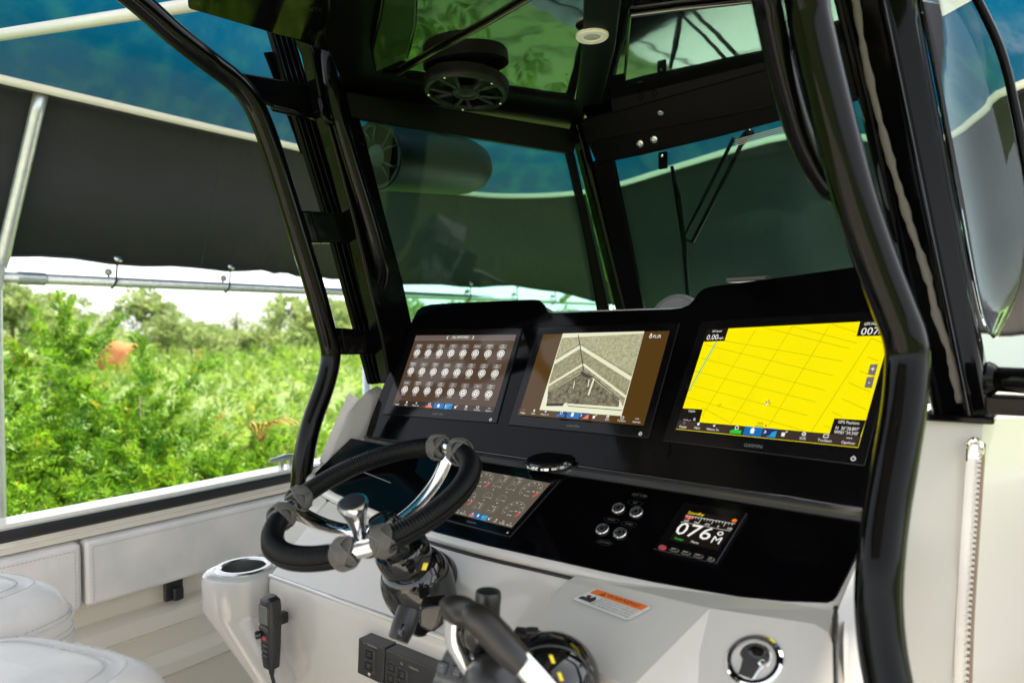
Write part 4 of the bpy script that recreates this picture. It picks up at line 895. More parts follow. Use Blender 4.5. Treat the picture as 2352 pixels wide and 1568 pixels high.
bar(onF, [(1345, 318), (1500, 292), (1650, 262), (1990, 185), (2000, 225), (1838, 266), (1640, 318), (1470, 358), (1370, 378)], .03, 'front_header', BLKM, l=.003)
bar(onF, [(1330, 278), (1800, 142), (1990, 90), (2000, 205), (1815, 240), (1500, 300), (1345, 330)], .06, 'front_header', BLKM, l=.02)
bar(onF, [(1400, 215), (1560, 178), (1790, 108), (1990, 50), (1995, 100), (1805, 150), (1560, 218), (1405, 262)], .05, 'front_header', BLKM, l=.07)
def bolt(p, n, r, par, name='bolt', mt=STEEL):
    m = MB(); m.lathe(p, n, [(r, 0), (r, .002), (r*.8, .0035), (r*.45, .0037), (r*.42, .0022), (.0005, .002)], 18, cap=False); return m.build(name, mt, par, smooth='auto')
for x, y in ((1470, 330), (1502, 320)): bolt(onF(x, y, .034), FN, .012, ws)
for x, y in ((1470, 222), (1503, 214)): bolt(onF(x, y, .121), FN, .009, ws, mt=BLKM)
bolt(onF(1517, 260, .081), (FN+Vector((0, 0, -1))).normalized(), .010, ws)
# white dotted band at the top of the front glass
DOT = mat('glass_frit', (.05, .06, .06), .5); m = MB()
for r_ in range(4):
    for k in range(46):
        x = 1690+k*3.2+(r_ % 2)*1.6; y = 322+r_*4.2-(x-1690)*.28; c = onF(x, y, .0012); m.lathe(c, FN, [(.0019, 0), (.0017, .0003)], 5)
m.build('frit_dots', mat('frit_light', (.45, .5, .5), .5), ws)
# wiper outside the front pane
wi = empty('windshield_wiper', onF(1525, 372, -.02), 'black windshield wiper with twin arms hanging outside the front pane', 'wiper')
m = MB(); m.box(onF(1523, 369, .012), (.03, .012, .055)); m.build('motor_bracket', BLKM, wi, bevel=.003)
for y in (358, 383): bolt(onF(1521, y, .02), FN, .0045, wi, 'screw')
m = MB(); m.tube([onF(1543, 382, -.02), onF(1556, 450, -.022), onF(1571, 560, -.022), onF(1580, 690, -.02)], [.006, .011, .010, .008], 8); m.build('blade', BLKM, wi, smooth=True)
m = MB(); m.tube([onF(1686, 316, -.035), onF(1573, 540, -.03), onF(1566, 556, -.025)], .006, 8); m.build('arm', BLKM, wi, smooth=True)
m = MB(); m.tube([onF(1716, 306, -.035), onF(1590, 556, -.03), onF(1570, 548, -.025)], .007, 8); m.build('arm', BLKM, wi, smooth=True)
m = MB(); m.tube([onF(1725, 300, -.035), onF(1698, 330, -.035)], .014, 8); m.build('arm_pivot', BLKM, wi, smooth=True)

# port tower: pipe legs, track, post, rungs, gusset
XL = -1.65
leg = smoothpath([atX(*p, XL) for p in [(262, -40), (330, 15), (405, 82), (482, 143), (540, 188), (582, 240), (618, 325), (658, 450), (695, 570), (728, 680), (752, 770), (760, 820), (746, 885), (716, 970), (698, 1050), (690, 1130), (688, 1180)]], 4)
m = MB(); m.tube(leg, .0285, 20); m.build('leg_pipe', BLK, tt, smooth=True)
XP = -1.57
m = MB(); m.tube(smoothpath([atX(860, -45, -1.46), atX(815, -25, -1.52), atX(778, 15, XP), atX(757, 75, XP), atX(755, 150, XP), atX(775, 260, XP), atX(806, 370, XP), atX(840, 480, XP), atX(866, 570, XP), atX(876, 620, XP-.01), atX(868, 655, XP-.04)], 5), .023, 18); m.build('grab_pipe', BLK, tt, smooth=True)
XT = -1.70
def band(name, L, Rr, X, th, mt, bev=.004, par=tt):
    m = MB(); m.prism([atX(*p, X) for p in L+Rr[::-1]], Vector((th, 0, 0))); return m.build(name, mt, par, bevel=bev, bseg=3)
TL = [(606, 55), (652, 215), (700, 375), (745, 520), (795, 705), (843, 882)]; TRt = [(655, 50), (705, 215), (752, 375), (798, 520), (846, 705), (882, 878)]
band('enclosure_track', TL, TRt, XT, .02, BLKM, .003)
for f in (.12, .36, .6, .85):
    m = MB(); m.tube([atX(a_[0]+(b_[0]-a_[0])*f, a_[1]+(b_[1]-a_[1])*f, XT)+Vector((.020, 0, 0)) for a_, b_ in zip(TL, TRt)], .0026, 6); m.build('track_rib', BLK, tt, smooth=True)
band('track_flap', [(604, 122), (640, 215), (690, 355)], [(640, 118), (668, 215), (712, 352)], XT-.012, .006, BLKM, .002)
band('tower_post', [(640, 20), (690, 130), (712, 240), (742, 340), (785, 500), (818, 640), (850, 770), (872, 880)], [(765, 10), (778, 130), (788, 230), (818, 330), (862, 500), (900, 640), (922, 740), (918, 880)], -1.64, .05, BLK, .008)
band('gusset', [(540, 168), (590, 232), (618, 246)], [(700, 196), (735, 235), (742, 272)], -1.665, .014, BLK)
m = MB(); m.tube([atX(626, 248, -1.645), atX(744, 276, -1.645)], .009, 10); m.build('gusset_rod', BLK, tt, smooth=True)
m = MB(); m.tube(smoothpath([atX(735, 225, -1.60), atX(742, 262, -1.58), atX(758, 282, -1.575), atX(775, 268, -1.575)], 4), .009, 10); m.build('weld_rod', BLK, tt, smooth=True)
band('rung', [(680, 486), (702, 560)], [(792, 492), (806, 560)], -1.66, .03, BLK, .006)
band('rung', [(748, 752), (762, 814)], [(872, 760), (878, 814)], -1.66, .03, BLK, .006)
for pts in ([(716, 492), (735, 556)], [(801, 497), (813, 558)], [(783, 757), (793, 812)], [(876, 766), (884, 812)]):
    m = MB(); a_, b_ = [atX(*p, -1.63) for p in pts]
    for k in range(12): m.ball(a_.lerp(b_, k/11)+Vector((.002, 0, 0)), .0042, 8)
    m.build('weld_bead', BLK, tt, smooth=True)
bolt(atZ(724, 20, HZ-.02), (0, 0, -1), .012, tt, 'roof_bolt', BLK)

# starboard leg pipe (mirror of the port one), inner grab pipe and the wide pillar
PB = [(1836, -60, 1.0), (1862, 60, 1.02), (1905, 240, 1.045), (1958, 440, 1.07), (2008, 590, 1.09), (2056, 715, 1.105), (2078, 775, 1.11), (2084, 835, 1.11), (2076, 940, 1.09), (2056, 1060, 1.06), (2035, 1180, 1.03), (2022, 1290, 1.0), (2018, 1380, .985), (2025, 1480, .97), (2042, 1580, .955), (2064, 1680, .94)]
pb_ = [atY(*p) for p in PB]; pb_ = [pb_[0]+Vector((-.06, -.07, EYE+HZ+.02-pb_[0].z))] + pb_
m = MB(); m.tube(smoothpath(pb_, 5), .0285, 24); m.build('leg_pipe', BLK, tt, smooth=True)
PC = [(1745, -70, .96), (1768, 40, 1.0), (1798, 175, 1.05), (1838, 310, 1.10), (1880, 395, 1.13), (1925, 445, 1.15), (1962, 475, 1.12)]
pc_ = [atY(*p) for p in PC]; pc_ = [pc_[0]+Vector((-.03, -.10, EYE+HZ+.02-pc_[0].z))] + pc_
m = MB(); m.tube(smoothpath(pc_, 5), .0195, 20); m.build('grab_pipe', BLK, tt, smooth=True)
PL = [(1900+k*24., -40+k*100.) for k in range(-2, 11)]; PR = [(2090+k*18.8, -40+k*99.6) for k in range(-2, 11)]
cols = [(0, .03), (.03, .0), (.08, -.012), (.13, -.012), (.18, .0), (.2, .016), (.40, .017), (.56, .016), (.58, .008), (.60, -.004), (.63, -.009), (.66, -.009), (.69, -.003), (.71, .006), (.74, .008), (.9, .010), (.97, .016), (1, .03), (1, .10), (.5, .12), (0, .10)]
rows = []
for (a_, b_) in zip(PL, PR):
    A0 = atY(*a_, 1.36); B0 = atY(*b_, 1.36); rows.append([A0.lerp(B0, f) + Vector((0, d, 0)) for f, d in cols])
m = MB(); m.loft(rows, closed=True); m.poly(rows[-1]); m.poly(rows[0]); m.build('windshield_pillar', BLK, tt, smooth='auto')
fe = [(1962, -30), (1974, 60), (1992, 160), (2016, 260), (2040, 350), (2064, 430), (2088, 510), (2116, 590), (2136, 655), (2150, 720), (2178, 800), (2192, 860), (2204, 925)]
fp = smoothpath([atY(x, y, 1.352+.018) for x, y in fe], 4)
m = MB(); m.tube(fp, [(.0062+.0012*math.sin(i*.9)+.0012*math.sin(i*2.3), .0035) for i in range(len(fp))], 10, flat=Vector((0, -1, 0))); m.build('felt_strip', FELT, tt, smooth=True)
m = MB(); m.box(atY(2206, 955, 1.39), (.10, .10, .012)); m.build('pillar_foot', BLK, tt, bevel=.004)
# curved side glass beyond the pillar
GL = [(2100, -40), (2135, 120), (2165, 280), (2196, 440), (2226, 600), (2256, 730), (2284, 776)]
GR = [(2224, -40), (2296, 110), (2334, 260), (2366, 430), (2362, 560), (2338, 668), (2288, 778)]
rows = []
for (a_, b_) in zip(GL, GR):
    A0 = atY(*a_, 1.46); B0 = atY(*b_, 1.50); rows.append([A0.lerp(B0, k/10) for k in range(11)])
gl_ = [smoothpath([r_[k] for r_ in rows], 5) for k in range(11)]; rows = [[gl_[k][i]+Vector((0, .018*math.sin(math.pi*k/10)*min(1, 2.4*(1-i/(len(gl_[0])-1))), 0)) for k in range(11)] for i in range(len(gl_[0]))]
m = MB(); m.loft(rows); o = m.build('side_glass', GLASSC, None, smooth=True, solid=.005); tag(o, 'curved tinted side glass at the right edge beyond the black pillar', 'side window')
m = MB(); m.tube(smoothpath([atY(*p, 1.50) for p in [(2224, -40), (2296, 110), (2334, 260), (2366, 430)]], 5), .0075, 10); m.build('edge_trim', BLK, o, smooth=True)
hp = empty('grab_rail', atY(2276, 870, 1.33), 'short black rail stub with round flange at the right edge below the side glass', 'rail')
c = atY(2279, 870, 1.325); m = MB(); m.tube([c, atY(2352, 874, 1.30), atY(2460, 880, 1.27)], .0195, 18); m.build('tube', BLK, hp, smooth=True)
m = MB(); m.lathe(c+Vector((-.006, 0, 0)), (1, -.1, 0), [(.001, -.004), (.026, -.003), (.0275, .002), (.024, .009), (.0195, .014)], 28); m.build('flange', BLK, hp, smooth='auto')
m = MB(); m.box(atY(2330, 930, 1.34), (.075, .05, .03)); m.build('base_bracket', BLK, hp, bevel=.004)

# speakers and lamp
def spokes(root, c, ax, r, mt, nm='grille_spoke', n=5, tw=.3):
    z = Vector(ax).normalized(); x = z.orthogonal().normalized(); y = z.cross(x)
    for k in range(n):
        a_ = tw+2*math.pi*k/n
        for s in (-.13, .13):
            m = MB(); p = [c + z*.002 + (x*math.cos(a_+s*1.0)+y*math.sin(a_+s*1.0))*r*.34, c + z*.001+(x*math.cos(a_+s*1.5)+y*math.sin(a_+s*1.5))*r*.62, c - z*.002+(x*math.cos(a_+s*2.2)+y*math.sin(a_+s*2.2))*r*.93]
            m.tube(p, [(r*.045, .004)]*3, 6, flat=z); m.build(nm, mt, root, smooth=True)
c = atZ(1070, 213, HZ-.052)
sp = empty('ceiling_speaker', c, 'round black speaker hanging from the hardtop ceiling', 'speaker')
R_ = .116; ax = Vector((0, -.12, -1)).normalized(); PS = mat('speaker_plastic', (.01, .0105, .01), .4, spec=.3); SPH = mat('speaker_housing', (.004, .004, .004), .45, spec=.2)
m = MB(); m.lathe(c, ax, [(.9*R_, -.036), (R_, -.031), (R_, -.012), (R_*.99, .0), (R_*.95, .006), (R_*.86, .004), (R_*.83, -.006)], 56, cap=False); m.build('housing', SPH, sp, smooth='auto')
m = MB(); m.lathe(c, ax, [(R_*.84, -.004), (R_*.5, -.02), (R_*.3, -.024), (.002, -.018)], 40, cap=False); m.build('cone', BLKM, sp, smooth='auto')
m = MB(); m.lathe(c, ax, [(R_*.32, -.004), (R_*.32, .004), (R_*.26, .006), (R_*.2, .003), (.002, .008)], 32, cap=False); m.build('dust_cap', PS, sp, smooth='auto')
spokes(sp, c, ax, R_, PS)
for k in range(5):
    z = ax; x = z.orthogonal().normalized(); y = z.cross(x); a_ = .3+2*math.pi*k/5; bolt(c+(x*math.cos(a_)+y*math.sin(a_))*R_*.9+z*.004, z, .004, sp, 'screw', STEEL)
a_ = atX(862, 358, -1.78); b_ = atX(1108, 388, -1.84); ax = (a_-b_).normalized(); Lb = (a_-b_).length; Rb = .112
pod2 = empty('tower_speaker', a_, 'bullet shaped speaker pod outside the port window under the roof', 'speaker')
m = MB(); m.lathe(b_, ax, [(.002, 0), (Rb*.35, .008), (Rb*.62, .03), (Rb*.83, .07), (Rb*.95, .13), (Rb, .2), (Rb, Lb-.03), (Rb*1.02, Lb-.028), (Rb*1.02, Lb-.004), (Rb*.97, Lb), (Rb*.86, Lb-.004), (Rb*.84, Lb-.02)], 48, cap=False); m.build('housing', mat('speaker_pod', (.004, .0045, .0045), .45, spec=.25), pod2, smooth='auto')
m = MB(); m.lathe(b_+ax*(Lb-.012), ax, [(Rb*.85, 0), (Rb*.5, -.02), (Rb*.3, -.022), (.002, -.018)], 40, cap=False); m.build('cone', BLKM, pod2, smooth='auto')
m = MB(); m.lathe(b_+ax*(Lb-.006), ax, [(Rb*.33, -.004), (Rb*.33, .004), (Rb*.26, .006), (.002, .008)], 32, cap=False); m.build('dust_cap', PS, pod2, smooth='auto')
spokes(pod2, b_+ax*(Lb-.002), ax, Rb, PS)
m = MB(); m.tube([b_+ax*.25+Vector((0, 0, .1)), b_+ax*.25+Vector((.05, 0, .32))], .02, 10); m.build('mount', BLK, pod2, smooth=True)
c = atZ(1360, 82, HZ-.013); la = empty('ceiling_lamp', c, 'small round white ceiling lamp on the dark roof beam', 'lamp')
m = MB(); m.lathe(c, (0, 0, -1), [(.0385, -.002), (.0385, .003), (.036, .006), (.022, .006), (.0205, .003)], 36, cap=False); m.build('bezel', mat('lamp_white', (.75, .74, .66), .35), la, smooth='auto')
m = MB(); m.lathe(c, (0, 0, -1), [(.0207, .0025), (.012, .005), (.001, .0055)], 28, cap=False); m.build('lens', mat('lamp_lens', (.35, .37, .33), .15), la, smooth='auto')

# ================================================================== STEERING WHEEL
wc = rel(-.949, .814, -.29); wt, wy = 1.208, -.192
wn = Vector((math.sin(wy)*math.cos(wt), -math.cos(wy)*math.cos(wt), math.sin(wt))); wa = Vector((0, 0, 1)).cross(wn).normalized(); wb = wn.cross(wa)
WR = .18
def wp(deg, r=WR, h=0): t = math.radians(deg); return wc + wa*(r*math.cos(t)) + wb*(r*math.sin(t)) + wn*h
def wdir(deg): t = math.radians(deg); return wa*math.cos(t)+wb*math.sin(t)
wheel = empty('steering_wheel', wc, 'chrome steering wheel with black paracord wrapped rim and grey knots', 'steering wheel')
m = MB(); m.tube([wp(k*3) for k in range(120)], .0135, 16, closed=True); m.build('rim', CHROME, wheel, smooth=True)
for a0, a1 in ((103, 198), (225, 311), (336, 436)):
    n = int((a1-a0)*.6)*4; pts = []; rr = []
    for i in range(n+1):
        t = i/n; pts.append(wp(a0+(a1-a0)*t)); e = min(1, 14*t, 14*(1-t)); ph = i % 4
        rr.append(.0172 + .0008*e + (.0010, .0004, -.0018, .0004)[ph])
    m = MB(); m.tube(pts, rr, 20); ow = m.build('cord_wrap', CORD, wheel, smooth=True)
    b = MB(); k = int((a1-a0)*1.15)                       # braided spine on the outer underside
    for i in range(k):
        dg = a0+(a1-a0)*(i+.5)/k; d = wdir(dg); tn = wn.cross(d)
        for s in (-1, 1):
            base = math.radians(-28+s*15); q = wp(dg)+(d*math.cos(base)+wn*math.sin(base))*.0185
            ax_ = (tn*.75+(d*-math.sin(base)+wn*math.cos(base))*s*.65).normalized(); nn_ = (d*math.cos(base)+wn*math.sin(base)); b.ball(q, (.0062, .0026, .0028), 8, ax=(ax_, nn_.cross(ax_), nn_))
    b.build('braid', CORD, ow, smooth=True)
def knot(deg):
    c0 = wp(deg); tn = wn.cross(wdir(deg)).normalized(); d = wdir(deg); root = MB()
    steps = 108
    for j in range(4):
        off = (j-1.5)*.0042
        P = []
        for i in range(steps):
            ph = 2*math.pi*3*i/steps; axl = .0125*math.sin(4*ph/3); rad = .0222 + .0042*math.cos(8*ph/3)
            # shift each cord of the strand sideways along the local normal of the path
            dax = .0125*4/3*math.cos(4*ph/3); L = math.hypot(dax, rad); axl += off*rad/L; ph2 = ph - off*dax/L/rad
            P.append(c0 + (d*math.cos(ph2)+wn*math.sin(ph2))*rad*.94 + tn*axl*.92)
        root.tube(P, .0023, 6, closed=True)
    root.lathe(c0-tn*.014, tn, [(.015, 0), (.019, .004), (.0195, .014), (.019, .024), (.015, .028)], 20)
    return root.build('rope_knot', CORDG, wheel, smooth=True)
for dg in (100, 78, 202, 221, 314, 333): knot(dg)
for dg in (90, 210, 325):
    m = MB(); P = smoothpath([wp(dg, .178, -.002), wp(dg, .158, -.024), wp(dg, .125, -.046), wp(dg, .08, -.062), wp(dg, .03, -.068), wp(dg, .0, -.068)], 5)
    m.tube(P, [(.0205-.003*i/len(P), .006) for i in range(len(P))], 10, flat=(wdir(dg)*.5+wn).normalized()); m.build('spoke', CHROME, wheel, smooth='auto', bevel=.001)
m = MB(); m.lathe(wc-wn*.085, wn, [(.03, 0), (.036, .012), (.036, .022), (.03, .026), (.022, .027)], 36); m.build('hub', CHROME, wheel, smooth='auto')
m = MB(); m.lathe(wc-wn*.06, wn, [(.026, 0), (.027, .008), (.024, .016), (.012, .018)], 32); hb = m.build('hub_cap', PLASG, wheel, smooth='auto')
kb = atD(829, 1236, 1.075); kt = atD(809, 1152, 1.05); ka = (kt-kb).normalized(); kl = (kt-kb).length
m = MB(); m.lathe(kb, ka, [(.008, -.012), (.008, .004), (.0105, .005), (.0105, .012), (.011, .018), (.015, kl-.030), (.021, kl-.014), (.0235, kl-.004), (.0225, kl)], 36); kn = m.build('spinner_knob', CHROME, wheel, smooth='auto')
m = MB(); m.lathe(kb+ka*kl, ka, [(.0205, -.001), (.020, .0012), (.012, .0022), (.001, .0025)], 32, cap=False); m.build('knob_pad', PLAS, kn, smooth='auto')

# helm base under the wheel
HN = Vector((0, -math.cos(math.radians(49)), math.sin(math.radians(49)))); HP = rel(ycl, 1.07, -.485)
hb0 = atP(985, 1392, HP, HN)
hs = empty('steering_helm', hb0, 'glossy black tilt helm base carrying the steering wheel', 'helm base')
top_ = wc - wn*.088
a1 = atD(922, 1262, (atP(985, 1392, HP, HN)-OFF).dot(CF)-.055)
m = MB(); m.tube([top_, top_.lerp(a1, .5), a1], [.026, .03, .036], 24); m.build('steering_neck', PLASG, hs, smooth='auto')
axd = (a1-hb0).normalized(); ln_ = (a1-hb0).length
m = MB(); m.lathe(a1, -axd, [(.03, -.012), (.05, -.010), (.0535, -.004), (.0535, .024), (.05, .036), (.049, .038)], 40); m.build('collar', PLASG, hs, smooth='auto')
m = MB(); m.lathe(a1-axd*.03, -axd, [(.046, 0), (.058, .008), (.066, .022), (.071, .042), (.072, .06), (.069, .085), (.060, ln_-.02), (.056, ln_-.005)], 44); m.build('tilt_boot', PLASG, hs, smooth='auto')
c = hb0 + HN*.004; m = MB(); hx = Vector((1, 0, 0)); hy = HN.cross(hx)
c = atP(972, 1345, HP, HN); m.lathe(c-HN*.012, HN, [(.078, 0), (.08, .014), (.077, .028), (.07, .05), (.055, .07)], 44); m.build('mount_flange', PLASG, hs, smooth='auto')
m = MB(); m.prism([atD(x, y, 1.225) for x, y in [(962, 1392), (1022, 1385), (1008, 1432), (990, 1454), (962, 1440)]], CF*.05); m.build('lower_bracket', PLASG, hs, bevel=.006, bseg=3)
m = MB(); m.tube([atD(940, 1395, 1.185), atD(926, 1440, 1.165), atD(914, 1470, 1.155)], [(.020, .014), (.021, .014), (.018, .012)], 14, flat=-CF); m.build('tilt_lever', PLAS, hs, smooth='auto', bevel=.003)
m = MB(); m.tube([atD(927, 1432, 1.150), atD(921, 1452, 1.146), atD(916, 1466, 1.145)], [(.004, .002), (.006, .003), (.005, .002)], 10, flat=-CF); m.build('lever_groove', PLASG, hs, smooth=True)
YEL = mat('yellow_sticker', (.75, .6, .02), .4)
m = MB(); q = atD(976, 1300, 1.175); m.box(q, (.008, .003, .012), (CR, CF, (CU+CR*.3).normalized())); m.build('yellow_mark', YEL, hs)

# ================================================================== THROTTLE CONTROL
def T(x, y, d): return atD(x, y, d)
th = empty('throttle_control', T(1170, 1600, 1.02), 'black twin lever throttle control with chrome arm at the bottom centre', 'throttle')
TB = mat('throttle_black', (.014, .014, .014), .3, bump=(500, .06, .001)); TG = mat('throttle_grip', (.012, .011, .010), .4, bump=(600, .1, .001))
m = MB(); m.ball(T(1265, 1560, 1.02), (.072, .075, .066), 28); m.build('drum', PLASG, th, smooth=True)
for k, (x, y, rr_) in enumerate(((1262, 1548, .055), (1285, 1580, .045))):
    m = MB(); c = T(x, y, .985); m.tube([c + CR*(rr_*math.cos(t)) + CU*(rr_*.75*math.sin(t)) for t in [math.radians(5+q*10) for q in range(17)]], .0022, 6); m.build('drum_ring', STEEL if k else PLAS, th, smooth=True)
for x, y in ((1268, 1512), (1287, 1552)):
    m = MB(); m.box(T(x, y, .935), (.005, .004, .012), (CR, CF, (CU*.9-CR*.35).normalized())); m.build('yellow_mark', YEL, th, bevel=.001)
m = MB(); pts = [T(x, y, d) for x, y, d in [(1185, 1452, 1.06), (1230, 1460, 1.05), (1290, 1482, 1.03), (1330, 1512, 1.01)]]; m.tube(smoothpath(pts, 4), [(.016, .008)]*13, 10, flat=CU.copy()); m.build('drum_cover', PLAS, th, smooth='auto')
for i in range(4):
    m = MB(); p = T(1222+i*30, 1448+i*12, 1.03-i*.006); m.box(p, (.018, .02, .006), (CR, CF, (CU+CR*.4).normalized())); m.build('cover_tab', PLAS, th, bevel=.002)
# console face of the control with buttons
fp_ = [(992, 1572), (1003, 1540), (1020, 1500), (1043, 1474), (1062, 1468), (1085, 1485), (1110, 1600), (985, 1610)]
nF = (OFF-T(1045, 1540, .98)).normalized(); p0 = T(1045, 1540, .985)
m = MB(); m.prism([atP(x, y, p0, nF) for x, y in fp_], -nF*.04); m.build('control_face', mat('control_grey', (.05, .05, .05), .32), th, bevel=.006, bseg=3)
for q in ([(1030, 1478), (1054, 1484), (1045, 1508), (1022, 1500)], [(1008, 1513), (1033, 1522), (1023, 1552), (1001, 1541)], [(1040, 1525), (1066, 1532), (1056, 1560), (1034, 1553)], [(1055, 1494), (1072, 1500), (1066, 1526), (1046, 1518)]):
    m = MB(); m.prism([atP(x, y, p0+nF*.004, nF) for x, y in q], -nF*.006); m.build('button', PLASG, th, bevel=.002)
f = Face([(1000, 1548), (1062, 1566), (1056, 1584), (992, 1566)], p0, nF, 3.4); m = MB(); f.text(m, 'YAMAHA', .58, .5, .85, 0, .001, .8); f.ring(m, .1, .45, .07, .02, 0, .001)
f2 = Face([(1001, 1515), (1033, 1522), (1023, 1552), (1001, 1541)], p0+nF*.0045, nF, 1)
for k in range(3): f2.text(m, ('STBD', 'DUAL', 'PORT')[k], .5, .27+k*.25, .2, 0, .0005, .9)
f2 = Face([(1040, 1525), (1066, 1532), (1056, 1560), (1034, 1553)], p0+nF*.0045, nF, 1); f2.text(m, 'HIGH', .5, .4, .2, 0, .0005, .9); f2.text(m, 'MODE', .5, .65, .2, 0, .0005, .9)
m.build('lettering', [mat('lettering_silver', (.3, .3, .3), .4)], th, fixn=False)
# levers
m = MB(); m.tube(smoothpath([T(1122, 1352, 1.04), T(1121, 1374, 1.04), T(1119, 1430, 1.04), T(1112, 1480, 1.04), T(1105, 1540, 1.03)], 3), [.009, .018, .0198, .020, .0188, .0188, .0188, .018, .0175, .017, .017, .017, .017], 18); m.build('far_lever', TB, th, smooth='auto')
m = MB(); m.tube(smoothpath([T(1020, 1408, .93), T(1036, 1400, .935), T(1060, 1402, .94), T(1085, 1415, .945), T(1120, 1430, .95)], 3), [.012, .0165, .0185, .0195, .0198, .0198, .0198, .0195, .019, .018, .017, .016, .015], 18); m.build('lever_grip', TG, th, smooth='auto')
m = MB(); m.tube(smoothpath([T(1040, 1420, .94), T(1042, 1470, .95), T(1066, 1515, .955), T(1095, 1560, .96)], 3), [(.012, .007)]*10, 12, flat=CF.copy()); m.build('lever_arm', CHROME, th, smooth='auto')
m = MB(); m.ball(T(1095, 1445, .955), (.024, .02, .034), 18); m.build('lever_neck', PLASG, th, smooth=True)
m = MB(); m.tube(smoothpath([T(1066, 1425, .83), T(1085, 1420, .83), T(1108, 1428, .825), T(1145, 1466, .815), T(1178, 1502, .805), T(1204, 1526, .80)], 3), [.009, .0145, .017, .0178, .0182, .0185, .0187, .0188, .0188, .0188, .0186, .0182, .0175, .017, .016, .015], 22); m.build('lever_grip', TG, th, smooth='auto')
m = MB(); m.tube([T(1194, 1516, .797), T(1232, 1558, .785), T(1290, 1625, .775)], [(.014, .005)]*3, 12, flat=-CF); m.build('lever_arm', CHROME, th, smooth='auto', bevel=.0015)
m = MB(); m.ball(T(1135, 1575, .93), (.042, .045, .045), 24); m.build('lever_hub', TB, th, smooth=True)
m = MB(); m.lathe(T(1160, 1640, 1.0), (0, -.3, 1), [(.11, -.09), (.11, -.02), (.09, .0), (.02, .01)], 36); m.build('base_plate', PLAS, th, smooth='auto')

# ================================================================== SWITCH PANELS, HANDSET, SEATS
FY = .948; FNn = Vector((0, -1, 0)); FPt = rel(-1, FY-.03, 0)
def swpanel(q, lab, btn, txt, ring_, extra=False):
    root = empty('switch_panel', atP(*q[3], FPt, FNn), lab, 'switch panel', 'black engine switch panels')
    m = MB(); m.prism([atP(*p, FPt, FNn) for p in q], Vector((0, .04, 0))); m.build('faceplate', PLAS, root, bevel=.003, bseg=3)
    f = Face(q, FPt, FNn, 1.45 if not extra else .78)
    for x, y, s in btn:
        u, v = f.inv(x, y); m = MB(); du, dv = s
        m.prism([f.at(u-du, v-dv, .004), f.at(u+du, v-dv, .004), f.at(u+du, v+dv, .004), f.at(u-du, v+dv, .004)], Vector((0, .006, 0))); b_ = m.build('rocker', PLASG, root, bevel=.0012)
        m = MB(); f.frame(m, u-du*1.12, v-dv*1.08, u+du*1.12, v+dv*1.08, du*.12, 0, .001); f.text(m, 'START', u, v-dv*.25, dv*.42, 0, .0045, .75); f.text(m, 'STOP', u, v+dv*.3, dv*.42, 0, .0045, .75); m.build('rocker_frame', [GLY], b_, fixn=False)
    m = MB(); u, v = f.inv(*txt); f.text(m, 'YAMAHA', u+.02, v, ring_*2.2, 0, .0008, .8); f.ring(m, u-(.27 if extra else .2), v, ring_*.62, ring_*.2, 0, .0008); m.build('lettering', [MATS['lettering_silver']], root, fixn=False)
    if extra:
        u, v = f.inv(850, 1546); m = MB(); m.lathe(f.at(u, v, 0), FNn, [(.004, 0), (.004, .003), (.002, .004)], 14); m.build('key_light', STEEL, root, smooth='auto')
P1 = [(823, 1464), (883, 1488), (879, 1572), (820, 1545)]
swpanel(P1, 'left black switch panel with a single column of two rockers', [(851, 1500, (.16, .13)), (850, 1527, (.16, .13))], (853, 1482), .045, True)
P2 = [(885, 1490), (1012, 1543), (1008, 1640), (881, 1582)]
swpanel(P2, 'right wider black switch panel with paired rockers next to the throttle', [(903, 1530, (.075, .12)), (901, 1556, (.075, .12)), (927, 1546, (.075, .12)), (925, 1573, (.075, .12)), (975, 1582, (.08, .12))], (948, 1533), .035)

c = atY(622, 1450, FY-.045)
vh = empty('radio_handset', c, 'black radio handset hanging on the white console face below the cup holder', 'handset')
def hp_(x, y, z): return c + Vector((x, y, z))
m = MB(); rows = []
for z, w_, d_, yo in ((-.083, .010, .010, 0), (-.080, .017, .014, 0), (-.03, .021, .017, 0), (.02, .024, .018, 0), (.06, .025, .018, 0), (.076, .022, .017, 0), (.083, .012, .012, 0)):
    rows.append([hp_(w_*math.copysign(abs(math.cos(t))**.5, math.cos(t)), yo+d_*math.copysign(abs(math.sin(t))**.5, math.sin(t)), z) for t in [2*math.pi*k/20 for k in range(20)]])
m.loft(rows, closed=True); m.poly(rows[0]); m.poly(rows[-1]); m.build('body', PLAS, vh, smooth='auto')
m = MB(); m.box(hp_(-.002, -.0175, .044), (.034, .004, .042)); m.build('display', mat('lcd_grey', (.11, .115, .11), .15), vh, bevel=.002)
m = MB(); m.box(hp_(.0, -.018, .013), (.034, .005, .012)); m.build('key_row', PLASG, vh, bevel=.002)
m = MB(); m.box(hp_(.002, -.018, -.008), (.016, .006, .008)); o = m.build('red_key', mat('red_key', (.4, .05, .06), .4), vh, bevel=.002)
for k in range(3): 
    m = MB(); m.box(hp_(.001, -.0172, -.024-.012*k), (.026-.002*k, .005, .006)); m.build('key', PLASG, vh, bevel=.0015)
m = MB(); m.lathe(hp_(-.016, -.017, -.004), (-.35, -1, 0), [(.009, 0), (.0095, .008), (.008, .012), (.001, .0125)], 18); m.build('knob', PLASG, vh, smooth='auto')
m = MB(); m.lathe(hp_(.022, .004, .03), (1, .1, 0), [(.012, 0), (.012, .003), (.009, .005), (.003, .0055)], 18); m.build('side_button', RUB, vh, smooth='auto')
for k in range(7):
    m = MB(); m.tube([hp_(-.014+.0006*k, -.0172+.0005*k, -.055-.0035*k), hp_(.014-.0006*k, -.0172+.0005*k, -.055-.0035*k)], .0008, 5); m.build('speaker_slot', RUB, vh)
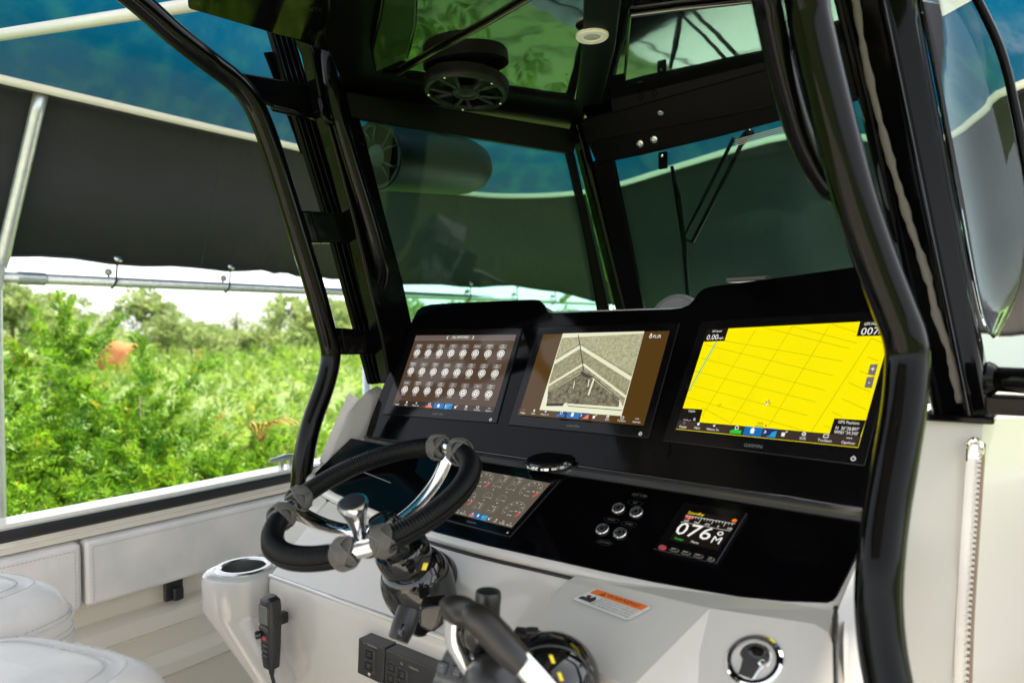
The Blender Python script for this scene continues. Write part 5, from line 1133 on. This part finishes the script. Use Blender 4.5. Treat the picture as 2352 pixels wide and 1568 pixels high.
m = MB(); m.box(hp_(-.006, .03, .02), (.02, .03, .026)); m.build('clip', RUB, vh, bevel=.003)
m = MB(); m.tube(smoothpath([hp_(0, 0, -.082), hp_(.001, 0, -.10), hp_(.004, .004, -.125), hp_(.01, .012, -.19), hp_(.03, .02, -.28)], 5), [.0075, .007, .0065, .006, .0055]+[.004]*16, 10); m.build('cord', RUB, vh, smooth=True)
# slim hatch catch at the pod's lower edge
m = MB(); c2 = atY(640, 1400, 1.0)
def seat(px, py, d, sx, sy, hh, rot, lab, inset=.055):
    c = atD(px, py, d); root = empty('cockpit_seat', c-Vector((0, 0, hh)), lab, 'seat', 'white helm seats at the left')
    X = Vector((math.cos(rot), math.sin(rot), 0)); Y = Vector((-math.sin(rot), math.cos(rot), 0)); Z = Vector((0, 0, 1))
    def ring(fx, z, p=4.2, n=56):
        out = []
        for k in range(n):
            t = 2*math.pi*k/n; cx_, sy_ = math.cos(t), math.sin(t)
            out.append(c + X*((sx+fx)*math.copysign(abs(cx_)**(2/p), cx_)) + Y*((sy+fx)*math.copysign(abs(sy_)**(2/p), sy_)) + Z*z)
        return out
    m = MB(); rows = [ring(-.02, -hh), ring(.0, -hh+.03), ring(.004, -.11), ring(.0, -.07), ring(-.006, -.045), ring(-.02, -.022), ring(-.04, -.008), ring(-inset, -.002), ring(-inset-.006, -.005), ring(-inset-.012, -.001), ring(-inset-.05, .008), ring(-sx*.7, .013)]
    m.loft(rows, closed=True); m.poly(rows[-1]); m.build('cushion', VINYL, root, smooth=True)
    for fx, z in ((.003, -.072), (.003, -.094)):
        m = MB(); P = ring(fx, z, n=120); m.tube(P, .0022, 6, closed=True); m.build('piping', VINYL, root, smooth=True)
    st = MB()
    for fx, z in ((.001, -.062), (.0035, -.104), (-inset+.006, -.0005), (-inset-.018, .002)):
        P = ring(fx, z, n=230)
        for k in range(0, 230): st.tube([P[k], P[k].lerp(P[(k+1) % 230], .6)], .0011, 4)
    st.build('stitching', VSTITCH, root)
    m = MB(); m.lathe(c-Z*(hh+.5), Z, [(.09, 0), (.09, .5)], 20); m.build('pedestal', STEEL, root, smooth='auto')
    return root
seat(-165, 1358, 1.30, .215, .17, .22, .30, 'upper white helm seat cushion at the left edge, beyond the other')
seat(-52, 1578, 1.0, .215, .20, .22, .30, 'lower white helm seat cushion in the bottom left corner, nearest the camera')
